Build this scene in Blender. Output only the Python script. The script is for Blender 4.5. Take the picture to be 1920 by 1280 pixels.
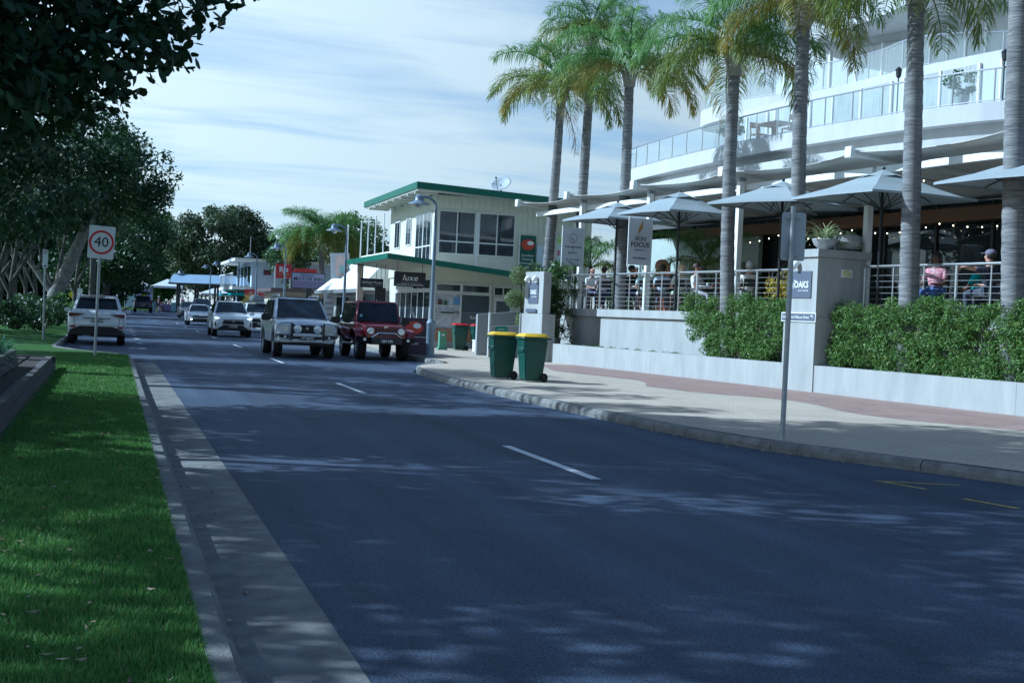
import bpy, bmesh, math, random
import numpy as np
from mathutils import Vector, Matrix
R = math.radians
random.seed(7)
for o in list(bpy.data.objects):
    bpy.data.objects.remove(o)
scene = bpy.context.scene
C = scene.collection

# ---------------------------------------------------------------- camera
cam_data = bpy.data.cameras.new('camera')
cam = bpy.data.objects.new('camera', cam_data)
C.objects.link(cam)
scene.camera = cam
cam_data.sensor_width = 36.0
cam_data.lens = 2457.0 / 1920.0 * 36.0
cam_data.clip_start = 0.1
cam_data.clip_end = 3000.0
_al, _pt, _rl = R(17.0), R(-1.03), R(2.6)
_F = Vector((math.sin(_al) * math.cos(_pt), math.cos(_al) * math.cos(_pt), math.sin(_pt)))
_Rt = Vector((math.cos(_al), -math.sin(_al), 0))
_Up = _Rt.cross(_F)
_rx = _Rt * math.cos(_rl) + _Up * math.sin(_rl)
_uy = -_Rt * math.sin(_rl) + _Up * math.cos(_rl)
cam.matrix_world = Matrix(((_rx.x, _uy.x, -_F.x, 0.0), (_rx.y, _uy.y, -_F.y, 0.0),
                           (_rx.z, _uy.z, -_F.z, 1.5), (0, 0, 0, 1)))

# ---------------------------------------------------------------- sky and sun
SUN_FROM = Vector((-0.93, 0.365, 0)).normalized()
SUN_EL = R(36)
world = bpy.data.worlds.new('World')
scene.world = world
world.use_nodes = True
wn = world.node_tree.nodes
wl = world.node_tree.links
wn.clear()
w_out = wn.new('ShaderNodeOutputWorld')
w_bg = wn.new('ShaderNodeBackground')
w_bg.inputs['Strength'].default_value = 0.085
sky = wn.new('ShaderNodeTexSky')
sky.sky_type = 'NISHITA'
sky.sun_disc = False
sky.sun_elevation = SUN_EL
sky.sun_rotation = math.atan2(SUN_FROM.x, SUN_FROM.y)
sky.altitude = 10
sky.air_density = 1.0
sky.dust_density = 0.5
sky.ozone_density = 3.0
tc = wn.new('ShaderNodeTexCoord')
sep = wn.new('ShaderNodeSeparateXYZ')
wl.new(tc.outputs['Generated'], sep.inputs[0])
def wmath(op, a, b):
    n = wn.new('ShaderNodeMath'); n.operation = op
    for i, v in enumerate((a, b)):
        if isinstance(v, (int, float)): n.inputs[i].default_value = v
        else: wl.new(v, n.inputs[i])
    return n.outputs[0]
zz = wmath('MAXIMUM', sep.outputs[2], 0.0)
zz = wmath('ADD', zz, 0.07)
comb = wn.new('ShaderNodeCombineXYZ')
wl.new(wmath('DIVIDE', sep.outputs[0], zz), comb.inputs[0])
wl.new(wmath('DIVIDE', sep.outputs[1], zz), comb.inputs[1])
vmap = wn.new('ShaderNodeMapping')
vmap.inputs['Rotation'].default_value = (0, 0, R(12))
vmap.inputs['Scale'].default_value = (0.55, 1.25, 1.0)
wl.new(comb.outputs[0], vmap.inputs[0])
cn = wn.new('ShaderNodeTexNoise')
cn.inputs['Scale'].default_value = 1.5
cn.inputs['Detail'].default_value = 9
cn.inputs['Roughness'].default_value = 0.55
cn.inputs['Distortion'].default_value = 0.35
wl.new(vmap.outputs[0], cn.inputs['Vector'])
cr = wn.new('ShaderNodeValToRGB')
cr.color_ramp.elements[0].position = 0.12
cr.color_ramp.elements[1].position = 0.54
wl.new(cn.outputs[0], cr.inputs[0])
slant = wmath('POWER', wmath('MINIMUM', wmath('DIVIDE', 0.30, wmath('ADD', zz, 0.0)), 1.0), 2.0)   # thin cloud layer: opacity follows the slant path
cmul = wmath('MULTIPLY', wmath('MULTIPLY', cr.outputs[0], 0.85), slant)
wmix = wn.new('ShaderNodeMix')
wmix.data_type = 'RGBA'
wl.new(cmul, wmix.inputs[0])
wl.new(sky.outputs[0], wmix.inputs[6])
# thin cloud scatters light forward: brighter towards the sun, dimmer opposite it
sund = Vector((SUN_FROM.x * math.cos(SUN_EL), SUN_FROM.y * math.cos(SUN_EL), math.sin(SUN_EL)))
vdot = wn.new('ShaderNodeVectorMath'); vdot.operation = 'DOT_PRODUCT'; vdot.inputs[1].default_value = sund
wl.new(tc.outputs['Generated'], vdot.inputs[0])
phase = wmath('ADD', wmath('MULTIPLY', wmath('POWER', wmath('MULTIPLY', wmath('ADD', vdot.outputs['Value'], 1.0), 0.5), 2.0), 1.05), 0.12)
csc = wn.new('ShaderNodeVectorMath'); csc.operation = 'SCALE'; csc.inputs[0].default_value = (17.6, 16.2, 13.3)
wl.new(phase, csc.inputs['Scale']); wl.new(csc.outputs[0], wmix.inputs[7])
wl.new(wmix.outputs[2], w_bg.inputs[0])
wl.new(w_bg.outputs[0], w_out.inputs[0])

sun_data = bpy.data.lights.new('sun', 'SUN')
sun_data.energy = 5.0
sun_data.angle = R(0.53)
sun_data.color = (1.0, 0.95, 0.86)
sun = bpy.data.objects.new('sun', sun_data)
C.objects.link(sun)
to_sun = Vector((SUN_FROM.x * math.cos(SUN_EL), SUN_FROM.y * math.cos(SUN_EL), math.sin(SUN_EL)))
sun.rotation_euler = to_sun.to_track_quat('Z', 'Y').to_euler()

vs = scene.view_settings
vs.view_transform = 'Standard'
vs.look = 'None'
vs.gamma = 1.0
vs.use_curve_mapping = False
vs.exposure = 0.28
try:
    vs.use_white_balance = True          # the photograph was taken with a cold white balance
    vs.white_balance_temperature = 4650
    vs.white_balance_tint = 0
except Exception:
    pass
try:
    scene.cycles.max_bounces = 6
    scene.cycles.transparent_max_bounces = 8
except Exception:
    pass

# ---------------------------------------------------------------- helpers
def setp(o, **k):
    for a, b in k.items():
        if b is not None: o[a] = b
    return o
def tag(o, label, cat, group=None):
    return setp(o, label=label, category=cat, group=group)
def struct(o):
    o['kind'] = 'structure'; return o
def thing(name, label, cat, loc=(0, 0, 0), rz=0.0, group=None):
    o = bpy.data.objects.new(name, None)
    C.objects.link(o)
    o.empty_display_size = 0.1
    o.location = loc; o.rotation_euler = (0, 0, rz)
    return tag(o, label, cat, group)
def link(name, me, parent=None, loc=None, rot=None, scale=None):
    o = bpy.data.objects.new(name, me)
    C.objects.link(o)
    if parent is not None: o.parent = parent
    if loc is not None: o.location = loc
    if rot is not None: o.rotation_euler = rot
    if scale is not None: o.scale = scale
    return o
def clone(o, parent=None):
    c = o.copy(); C.objects.link(c)
    if parent is not None: c.parent = parent
    for ch in list(o.children):
        clone(ch, c)
    return c

class MB:
    """mesh builder: collects shapes, links them as one mesh object"""
    def __init__(s): s.v = []; s.f = []
    def add(s, vs, fs):
        b = len(s.v); s.v += [tuple(v) for v in vs]; s.f += [tuple(i + b for i in f) for f in fs]; return s
    def box(s, c, d, rz=0, rx=0, ry=0):
        hx, hy, hz = d[0] / 2, d[1] / 2, d[2] / 2
        m = Matrix.Rotation(rz, 3, 'Z') @ Matrix.Rotation(ry, 3, 'Y') @ Matrix.Rotation(rx, 3, 'X')
        c = Vector(c)
        vs = [c + m @ Vector((x * hx, y * hy, z * hz)) for z in (-1, 1) for y in (-1, 1) for x in (-1, 1)]
        return s.add(vs, [(0, 2, 3, 1), (4, 5, 7, 6), (0, 1, 5, 4), (2, 6, 7, 3), (0, 4, 6, 2), (1, 3, 7, 5)])
    def bx(s, x0, x1, y0, y1, z0, z1):
        return s.box(((x0 + x1) / 2, (y0 + y1) / 2, (z0 + z1) / 2), (x1 - x0, y1 - y0, z1 - z0))
    def hull8(s, p):   # 4 bottom + 4 top points, both counter-clockwise
        return s.add(p, [(3, 2, 1, 0), (4, 5, 6, 7), (0, 1, 5, 4), (1, 2, 6, 5), (2, 3, 7, 6), (3, 0, 4, 7)])
    def tube(s, pts, rad, n=8, cap=True):
        pts = [Vector(p) for p in pts]
        if isinstance(rad, (int, float)): rad = [rad] * len(pts)
        vs = []; fs = []
        prev = None
        for i, p in enumerate(pts):
            if i == 0: d = pts[1] - p
            elif i == len(pts) - 1: d = p - pts[i - 1]
            else: d = pts[i + 1] - pts[i - 1]
            d.normalize()
            if prev is None:
                a = d.cross(Vector((0, 0, 1)) if abs(d.z) < .9 else Vector((1, 0, 0))).normalized()
            else:
                a = (prev - d * prev.dot(d)).normalized()
            prev = a
            b = d.cross(a)
            for k in range(n):
                t = 2 * math.pi * k / n
                vs.append(p + (a * math.cos(t) + b * math.sin(t)) * rad[i])
        for i in range(len(pts) - 1):
            for k in range(n):
                k2 = (k + 1) % n
                fs.append((i * n + k, i * n + k2, (i + 1) * n + k2, (i + 1) * n + k))
        if cap:
            fs.append(tuple(reversed(range(n))))
            fs.append(tuple((len(pts) - 1) * n + k for k in range(n)))
        return s.add(vs, fs)
    def lathe(s, prof, c=(0, 0, 0), n=20, axis='Z', cap=True):
        vs = []; fs = []
        c = Vector(c)
        for r, h in prof:
            for k in range(n):
                t = 2 * math.pi * k / n
                p = (r * math.cos(t), r * math.sin(t), h)
                if axis == 'X': p = (h, p[0], p[1])
                elif axis == 'Y': p = (p[1], h, p[0])
                vs.append(c + Vector(p))
        m = len(prof)
        for i in range(m - 1):
            for k in range(n):
                k2 = (k + 1) % n
                fs.append((i * n + k, i * n + k2, (i + 1) * n + k2, (i + 1) * n + k))
        if cap:
            if prof[0][0] > 1e-4: fs.append(tuple(reversed(range(n))))
            if prof[-1][0] > 1e-4: fs.append(tuple((m - 1) * n + k for k in range(n)))
        return s.add(vs, fs)
    def prism(s, poly, o, u, v, depth):   # polygon in plane (o,u,v), extruded along u x v
        o = Vector(o); u = Vector(u); v = Vector(v); nrm = u.cross(v).normalized() * depth
        n = len(poly)
        vs = [o + u * a + v * b for a, b in poly] + [o + u * a + v * b + nrm for a, b in poly]
        fs = [tuple(reversed(range(n))), tuple(range(n, 2 * n))]
        fs += [(i, (i + 1) % n, n + (i + 1) % n, n + i) for i in range(n)]
        return s.add(vs, fs)
    def quad(s, a, b, c, d): return s.add([a, b, c, d], [(0, 1, 2, 3)])
    def sheet(s, rows):   # grid of points
        m = len(rows[0]); vs = [p for r in rows for p in r]; fs = []
        for i in range(len(rows) - 1):
            for j in range(m - 1):
                fs.append((i * m + j, i * m + j + 1, (i + 1) * m + j + 1, (i + 1) * m + j))
        return s.add(vs, fs)
    def ball(s, c, r, n=10, m=7, sc=(1, 1, 1)):
        prof = [(max(1e-5, r * math.sin(math.pi * i / m)), -r * math.cos(math.pi * i / m)) for i in range(m + 1)]
        b = len(s.v); s.lathe(prof, (0, 0, 0), n, cap=False)
        for i in range(b, len(s.v)):
            x, y, z = s.v[i]; s.v[i] = (x * sc[0] + c[0], y * sc[1] + c[1], z * sc[2] + c[2])
        return s
    def mesh(s, name, mat, smooth=False, ang=40, bevel=0, seg=1):
        me = bpy.data.meshes.new(name)
        me.from_pydata(s.v, [], s.f)
        bm = bmesh.new(); bm.from_mesh(me)
        bmesh.ops.recalc_face_normals(bm, faces=bm.faces)
        if bevel:
            bmesh.ops.remove_doubles(bm, verts=bm.verts, dist=1e-5)
            bmesh.ops.bevel(bm, geom=list(bm.edges), offset=bevel, segments=seg, affect='EDGES', clamp_overlap=True)
        bm.to_mesh(me); bm.free()
        if mat: me.materials.append(mat)
        if smooth or bevel:
            me.polygons.foreach_set('use_smooth', [True] * len(me.polygons))
            me.set_sharp_from_angle(angle=R(ang))
        return me
    def obj(s, name, mat, parent=None, **k):
        return link(name, s.mesh(name, mat, **k), parent)

def raw_mesh(name, verts, nper, mat, smooth=False):
    """verts (N*nper,3) numpy; N separate polygons of nper corners"""
    N = len(verts) // nper
    me = bpy.data.meshes.new(name)
    me.vertices.add(len(verts)); me.vertices.foreach_set('co', verts.astype(np.float32).ravel())
    me.loops.add(N * nper); me.loops.foreach_set('vertex_index', np.arange(N * nper, dtype=np.int32))
    me.polygons.add(N)
    me.polygons.foreach_set('loop_start', np.arange(0, N * nper, nper, dtype=np.int32))
    me.update(); me.validate()
    me.materials.append(mat)
    return me

# ---------------------------------------------------------------- materials
MATS = {}
def mat(name, col, rough=0.6, metal=0.0, var=0.0, scale=8.0, bump=0.0, bscale=40.0, spec=0.5, coat=0.0, col2=None, detail=4, stretch=None, emit=0):
    if name in MATS: return MATS[name]
    m = bpy.data.materials.new(name); m.use_nodes = True
    nt = m.node_tree; b = nt.nodes['Principled BSDF']
    b.inputs['Base Color'].default_value = (*col, 1)
    b.inputs['Roughness'].default_value = rough
    b.inputs['Metallic'].default_value = metal
    b.inputs['Specular IOR Level'].default_value = spec
    b.inputs['Coat Weight'].default_value = coat
    b.inputs['Coat Roughness'].default_value = 0.05
    if emit:
        b.inputs['Emission Color'].default_value = (*col, 1); b.inputs['Emission Strength'].default_value = emit
    if var or bump or col2:
        t = nt.nodes.new('ShaderNodeTexCoord'); vec = t.outputs['Object']
        if stretch:
            mp = nt.nodes.new('ShaderNodeMapping'); mp.inputs['Scale'].default_value = stretch
            nt.links.new(vec, mp.inputs[0]); vec = mp.outputs[0]
        if var or col2:
            n = nt.nodes.new('ShaderNodeTexNoise'); n.inputs['Scale'].default_value = scale; n.inputs['Detail'].default_value = detail
            n.inputs['Roughness'].default_value = 0.65
            nt.links.new(vec, n.inputs['Vector'])
            r = nt.nodes.new('ShaderNodeValToRGB')
            r.color_ramp.elements[0].position = 0.32; r.color_ramp.elements[1].position = 0.68
            c2 = col2 if col2 else tuple(min(1, c * (1 + var)) for c in col)
            c1 = col if col2 else tuple(c * (1 - var) for c in col)
            r.color_ramp.elements[0].color = (*c1, 1); r.color_ramp.elements[1].color = (*c2, 1)
            nt.links.new(n.outputs[0], r.inputs[0]); nt.links.new(r.outputs[0], b.inputs['Base Color'])
        if bump:
            n2 = nt.nodes.new('ShaderNodeTexNoise'); n2.inputs['Scale'].default_value = bscale; n2.inputs['Detail'].default_value = 3
            nt.links.new(vec, n2.inputs['Vector'])
            bp = nt.nodes.new('ShaderNodeBump'); bp.inputs['Strength'].default_value = bump; bp.inputs['Distance'].default_value = 0.02
            nt.links.new(n2.outputs[0], bp.inputs['Height']); nt.links.new(bp.outputs[0], b.inputs['Normal'])
    MATS[name] = m
    return m
def leafmat(name, c1, c2, trans=0.35, rough=0.45, c3=None):
    if name in MATS: return MATS[name]
    m = bpy.data.materials.new(name); m.use_nodes = True
    nt = m.node_tree; b = nt.nodes['Principled BSDF']; out = nt.nodes['Material Output']
    g = nt.nodes.new('ShaderNodeNewGeometry'); r = nt.nodes.new('ShaderNodeValToRGB')
    r.color_ramp.elements[0].color = (*c1, 1); r.color_ramp.elements[1].color = (*c2, 1)
    if c3:
        e = r.color_ramp.elements.new(0.93); e.color = (*c2, 1); r.color_ramp.elements[-1].color = (*c3, 1)
    nt.links.new(g.outputs['Random Per Island'], r.inputs[0])
    nt.links.new(r.outputs[0], b.inputs['Base Color'])
    b.inputs['Roughness'].default_value = rough
    tr = nt.nodes.new('ShaderNodeBsdfTranslucent')
    hs = nt.nodes.new('ShaderNodeHueSaturation'); hs.inputs['Hue'].default_value = 0.485; hs.inputs['Value'].default_value = 1.25
    nt.links.new(r.outputs[0], hs.inputs['Color']); nt.links.new(hs.outputs[0], tr.inputs[0])
    mx = nt.nodes.new('ShaderNodeMixShader'); mx.inputs[0].default_value = trans
    nt.links.new(b.outputs[0], mx.inputs[1]); nt.links.new(tr.outputs[0], mx.inputs[2]); nt.links.new(mx.outputs[0], out.inputs[0])
    MATS[name] = m
    return m
def glassmat(name, tint=(0.75, 0.88, 0.9), alpha=0.35, rough=0.02):
    """thin pane: mix of clear and glossy tinted glass"""
    if name in MATS: return MATS[name]
    m = bpy.data.materials.new(name); m.use_nodes = True
    nt = m.node_tree; out = nt.nodes['Material Output']; nt.nodes.remove(nt.nodes['Principled BSDF'])
    t = nt.nodes.new('ShaderNodeBsdfTransparent'); t.inputs[0].default_value = (*tint, 1)
    g = nt.nodes.new('ShaderNodeBsdfGlossy'); g.inputs['Roughness'].default_value = rough; g.inputs[0].default_value = (.95, .98, 1, 1)
    d = nt.nodes.new('ShaderNodeBsdfDiffuse'); d.inputs[0].default_value = (*tint, 1)
    fn = nt.nodes.new('ShaderNodeFresnel'); fn.inputs[0].default_value = 1.5
    gm = nt.nodes.new('ShaderNodeNewGeometry'); iv = nt.nodes.new('ShaderNodeMath'); iv.operation = 'SUBTRACT'; iv.inputs[0].default_value = 1.0
    nt.links.new(gm.outputs['Backfacing'], iv.inputs[1]); fr = nt.nodes.new('ShaderNodeMath'); fr.operation = 'MULTIPLY'
    nt.links.new(fn.outputs[0], fr.inputs[0]); nt.links.new(iv.outputs[0], fr.inputs[1])
    a = nt.nodes.new('ShaderNodeMixShader'); a.inputs[0].default_value = alpha
    nt.links.new(t.outputs[0], a.inputs[1]); nt.links.new(d.outputs[0], a.inputs[2])
    b = nt.nodes.new('ShaderNodeMixShader')
    nt.links.new(fr.outputs[0], b.inputs[0]); nt.links.new(a.outputs[0], b.inputs[1]); nt.links.new(g.outputs[0], b.inputs[2])
    nt.links.new(b.outputs[0], out.inputs[0])
    MATS[name] = m
    return m
WHITE = mat('white_paint', (.80, .80, .78), .55, var=.05, scale=2.5)
WALLP = mat('render_white', (.31, .315, .305), .85, col2=(.41, .415, .40), scale=1.3, bump=.15, bscale=90, stretch=(2.2, 2.2, .45), detail=8)
HOTEL = mat('hotel_white', (.46, .46, .455), .8, col2=(.54, .54, .535), scale=1.2, stretch=(1.6, 1.6, .3), detail=8)
GREYW = mat('grey_render', (.30, .32, .33), .75, var=.06, scale=2)
STEEL = mat('stainless_steel', (.62, .63, .64), .28, .9)
GALV = mat('galvanised_steel', (.36, .38, .40), .45, .7, var=.12, scale=14)
BLACK = mat('black_plastic', (.012, .012, .013), .5)
DARK = mat('dark_metal', (.02, .021, .024), .45)
LAMPBLUE = mat('blue_lamp_paint', (.18, .225, .29), .4, var=.18, scale=5)
GLASSD = mat('dark_window_glass', (.010, .014, .020), .03, spec=.9, col2=(.055, .07, .085), scale=1.1)
CARGLASS = mat('car_glass', (.007, .010, .017), .05, spec=.3, col2=(.028, .036, .05), scale=2.2)
RUBBER = mat('tyre_rubber', (.012, .012, .013), .8)
ALLOY = mat('alloy_rim', (.50, .51, .52), .3, .85)
CHROME = mat('chrome', (.75, .75, .76), .12, 1.0)
CONC = mat('kerb_concrete', (.12, .118, .11), .9, col2=(.24, .235, .22), scale=5, bump=.5, bscale=60)
GUTT = mat('gutter_concrete', (.12, .12, .115), .9, col2=(.23, .225, .215), scale=3.5, bump=.4, bscale=90)
BARK = mat('grey_bark', (.055, .05, .045), .95, col2=(.13, .12, .11), scale=6, bump=.8, bscale=18)
PALEBARK = mat('pale_bark', (.12, .113, .105), .95, col2=(.29, .28, .26), scale=4, bump=.6, bscale=14)
DKGREEN = mat('dark_green_paint', (.014, .12, .075), .45)
CREAM = mat('cream_cladding', (.62, .63, .52), .65, var=.05, scale=3)
FONT = bpy.data.curves.new('t', 'FONT').font
def text(parent, txt, size, mtl, o, u, v, name='lettering', depth=.003, align='CENTER', xs=1.0, shear=0.0, off=.0, bold=0.0):
    """flat lettering: origin o, reading direction u, up v"""
    cu = bpy.data.curves.new('lettering', 'FONT')
    cu.body = txt; cu.size = size; cu.align_x = align; cu.align_y = 'CENTER'; cu.extrude = depth; cu.resolution_u = 2
    cu.shear = shear; cu.offset = bold
    ob = bpy.data.objects.new('tmp', cu); C.objects.link(ob)
    bpy.context.view_layer.update()
    me = bpy.data.meshes.new_from_object(ob)
    bpy.data.objects.remove(ob)
    u = Vector(u).normalized(); v = Vector(v).normalized(); n = u.cross(v)
    o = Vector(o) + n * (depth + .002 + off)
    M4 = Matrix(((u.x * xs, v.x, n.x, o.x), (u.y * xs, v.y, n.y, o.y), (u.z * xs, v.z, n.z, o.z), (0, 0, 0, 1)))
    me.transform(M4)
    me.materials.clear(); me.materials.append(mtl)
    return link(name, me, parent)
INK = mat('black_ink', (.015, .015, .018), .6)
WINK = mat('white_ink', (.80, .80, .80), .6)
# terrace frame: s runs along the hotel wall towards the near end, t into the site
A0 = Vector((12.8, 38.6)); SV = Vector((.1166, -.9932)).normalized(); TV = Vector((-SV.y, SV.x))
def W(s, t, z): return Vector((A0.x + s * SV.x + t * TV.x, A0.y + s * SV.y + t * TV.y, z))
WROT = math.atan2(SV.y, SV.x)
S3 = Vector((SV.x, SV.y, 0)); T3 = Vector((TV.x, TV.y, 0)); Z3 = Vector((0, 0, 1))
def wbox(mb, s0, s1, t0, t1, z0, z1):
    return mb.hull8([W(s0, t0, z0), W(s1, t0, z0), W(s1, t1, z0), W(s0, t1, z0), W(s0, t0, z1), W(s1, t0, z1), W(s1, t1, z1), W(s0, t1, z1)])
def sm(a, b, x):
    x = min(1, max(0, (x - a) / (b - a))); return x * x * (3 - 2 * x)
def gz(y): return .35 * sm(90, 140, y)
def leaves(name, clumps, n, size, mtl, parent, seed=0, spread=1.0, up=.3, asp=2.0, flat=.25, shape=4):
    """n leaf-shaped faces scattered in ellipsoidal clumps (x,y,z,rx,ry,rz)"""
    rng = np.random.default_rng(seed)
    cl = np.array(clumps, float)
    vol = (cl[:, 3] * cl[:, 4] * cl[:, 5]) ** .8
    idx = rng.choice(len(cl), n, p=vol / vol.sum())
    d = rng.normal(size=(n, 3)); d /= np.linalg.norm(d, axis=1)[:, None]
    r = rng.random(n) ** (1 / 2.4)
    p = cl[idx, :3] + d * r[:, None] * cl[idx, 3:6] * spread
    nrm = d * .6 + rng.normal(size=(n, 3)) * .7 + np.array([0, 0, up]); nrm /= np.linalg.norm(nrm, axis=1)[:, None]
    ax = rng.normal(size=(n, 3)) + d * .5 + np.array([0, 0, -.3]); ax -= nrm * (ax * nrm).sum(1)[:, None]; ax /= np.linalg.norm(ax, axis=1)[:, None]
    bx = np.cross(nrm, ax)
    L = size * (0.6 + .8 * rng.random(n))[:, None]; Wd = L / asp
    q = np.empty((n, 4, 3))
    q[:, 0] = p - ax * L * .5; q[:, 1] = p + bx * Wd * .5 + nrm * L * flat * .3
    q[:, 2] = p + ax * L * .5 - nrm * L * flat * .2; q[:, 3] = p - bx * Wd * .5 + nrm * L * flat * .3
    if shape == 6:      # broad obovate leaf outline
        q = np.empty((n, 7, 3))
        for k, (a_, b_) in enumerate(((-.5, 0), (-.15, .30), (.2, .5), (.42, .36), (.5, 0.0), (.40, -.38), (.0, -.44))):
            q[:, k] = p + ax * L * a_ + bx * Wd * b_ - nrm * L * flat * (a_ * a_ + .6 * b_ * b_)
        return link(name, raw_mesh(name, q.reshape(-1, 3), 7, mtl), parent)
    return link(name, raw_mesh(name, q.reshape(-1, 3), 4, mtl), parent)
def lobes(c, r, n, lr, seed, zs=.8, bias=0.0):
    """clump centres spread over an ellipsoidal crown"""
    rng = random.Random(seed); out = []
    for i in range(n):
        u = rng.uniform(-1, 1); a = rng.uniform(0, 2 * math.pi); k = rng.uniform(.35, 1) ** .5
        h = math.sqrt(1 - u * u)
        q = lr * rng.uniform(.6, 1.35)
        out.append((c[0] + r[0] * k * h * math.cos(a), c[1] + r[1] * k * h * math.sin(a), c[2] + r[2] * k * u + bias, q, q, q * zs))
    return out
# ================================================================ ground, road, kerbs
def surf(name, c1, c2, sc, fine, fsc, rough=.85, bump=.4, patch=None, spec=.15):
    m = bpy.data.materials.new(name); m.use_nodes = True
    nt = m.node_tree; b = nt.nodes['Principled BSDF']; N = nt.nodes.new; Lk = nt.links.new
    t = N('ShaderNodeTexCoord')
    a = N('ShaderNodeTexNoise'); a.inputs['Scale'].default_value = sc; a.inputs['Detail'].default_value = 6; a.inputs['Roughness'].default_value = .6
    f = N('ShaderNodeTexNoise'); f.inputs['Scale'].default_value = fsc; f.inputs['Detail'].default_value = 2
    Lk(t.outputs['Object'], a.inputs['Vector']); Lk(t.outputs['Object'], f.inputs['Vector'])
    r = N('ShaderNodeValToRGB'); r.color_ramp.elements[0].position = .3; r.color_ramp.elements[1].position = .7
    r.color_ramp.elements[0].color = (*c1, 1); r.color_ramp.elements[1].color = (*c2, 1)
    Lk(a.outputs[0], r.inputs[0])
    r2 = N('ShaderNodeValToRGB'); r2.color_ramp.elements[0].position = .3; r2.color_ramp.elements[1].position = .72
    r2.color_ramp.elements[0].color = (1 - fine, 1 - fine, 1 - fine, 1); r2.color_ramp.elements[1].color = (1 + fine, 1 + fine, 1 + fine, 1)
    Lk(f.outputs[0], r2.inputs[0])
    mx = N('ShaderNodeMix'); mx.data_type = 'RGBA'; mx.blend_type = 'MULTIPLY'; mx.inputs[0].default_value = 1
    Lk(r.outputs[0], mx.inputs[6]); Lk(r2.outputs[0], mx.inputs[7])
    src = mx.outputs[2]
    if patch == 'pavers':
        mp = N('ShaderNodeMapping'); mp.inputs['Rotation'].default_value = (0, 0, R(45))
        Lk(t.outputs['Object'], mp.inputs[0])
        br = N('ShaderNodeTexBrick'); br.inputs['Scale'].default_value = 1.0
        br.inputs['Brick Width'].default_value = .23; br.inputs['Row Height'].default_value = .115; br.inputs['Mortar Size'].default_value = .006
        br.inputs['Color1'].default_value = (1, 1, 1, 1); br.inputs['Color2'].default_value = (.90, .90, .90, 1); br.inputs['Mortar'].default_value = (.74, .72, .69, 1)
        Lk(mp.outputs[0], br.inputs['Vector'])
        m2 = N('ShaderNodeMix'); m2.data_type = 'RGBA'; m2.blend_type = 'MULTIPLY'; m2.inputs[0].default_value = 1
        Lk(src, m2.inputs[6]); Lk(br.outputs[0], m2.inputs[7]); src = m2.outputs[2]
    if patch == 'tracks':      # wheel paths along the road, tar stains and pale aggregate specks
        mp = N('ShaderNodeMapping'); mp.inputs['Scale'].default_value = (1.1, .035, 1)
        Lk(t.outputs['Object'], mp.inputs[0]); tn = N('ShaderNodeTexNoise'); tn.inputs['Scale'].default_value = 1.6; tn.inputs['Detail'].default_value = 5
        Lk(mp.outputs[0], tn.inputs['Vector']); tr_ = N('ShaderNodeValToRGB'); tr_.color_ramp.elements[0].position = .35; tr_.color_ramp.elements[1].position = .65
        tr_.color_ramp.elements[0].color = (.72, .72, .72, 1); tr_.color_ramp.elements[1].color = (1.18, 1.18, 1.18, 1); Lk(tn.outputs[0], tr_.inputs[0])
        sp = N('ShaderNodeTexNoise'); sp.inputs['Scale'].default_value = 26; sp.inputs['Detail'].default_value = 6; sp.inputs['Roughness'].default_value = .8; Lk(t.outputs['Object'], sp.inputs['Vector'])
        sr_ = N('ShaderNodeValToRGB'); sr_.color_ramp.elements[0].position = .36; sr_.color_ramp.elements[1].position = .70
        sr_.color_ramp.elements[0].color = (.72, .72, .72, 1); sr_.color_ramp.elements[1].color = (1.45, 1.42, 1.38, 1); Lk(sp.outputs[0], sr_.inputs[0])
        for o_ in (tr_, sr_):
            m2 = N('ShaderNodeMix'); m2.data_type = 'RGBA'; m2.blend_type = 'MULTIPLY'; m2.inputs[0].default_value = 1
            Lk(src, m2.inputs[6]); Lk(o_.outputs[0], m2.inputs[7]); src = m2.outputs[2]
    b.inputs['Specular IOR Level'].default_value = spec; Lk(src, b.inputs['Base Color']); b.inputs['Roughness'].default_value = rough
    bp = N('ShaderNodeBump'); bp.inputs['Strength'].default_value = bump; bp.inputs['Distance'].default_value = .01
    Lk(f.outputs[0], bp.inputs['Height']); Lk(bp.outputs[0], b.inputs['Normal'])
    return m
ASPH = surf('asphalt', (.040, .056, .096), (.070, .092, .146), .35, .65, 75, .75, .9, 'tracks', .3)
LAWN = surf('lawn', (.030, .082, .012), (.058, .135, .022), 1.2, .35, 60, .9, .6)
EARTH = surf('earth', (.05, .07, .03), (.09, .11, .045), .3, .3, 8, .95, .3)
PAVE = surf('sandy_pavers', (.44, .38, .30), (.55, .475, .38), .6, .14, 30, .8, .2, 'pavers')
BRICKB = surf('red_pavers', (.28, .195, .17), (.37, .265, .23), 2.0, .15, 30, .8, .3, 'pavers')

def lerp_poly(poly, y):   # poly = [(y,x)] increasing
    if y <= poly[0][0]: return poly[0][1]
    for (a, xa), (b, xb) in zip(poly, poly[1:]):
        if y <= b: return xa + (xb - xa) * (y - a) / (b - a)
    return poly[-1][1]
KR = [(-12, 15.5), (0, 12.6), (6, 10.9), (9.5, 9.75), (11.4, 9.12), (12.2, 8.8), (13.1, 8.36), (14.4, 7.82), (16, 7.47), (17.9, 7.30), (20.8, 7.18), (23.4, 7.1), (28.6, 7.08), (31, 7.22), (33.2, 7.5), (34.8, 8.0), (35.6, 8.6), (36.3, 9.15), (38, 9.25), (160, 9.25)]
KL = [(-12, .55), (33.5, .55), (35, .45), (36.0, .0), (37.0, -1.0), (38.2, -1.45), (78, -1.45), (80, -1.0), (82, .4), (160, .55)]
ys = [-12, -8, -4] + [i * .5 for i in range(0, 80)] + [40 + 2 * i for i in range(0, 59)]
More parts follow.
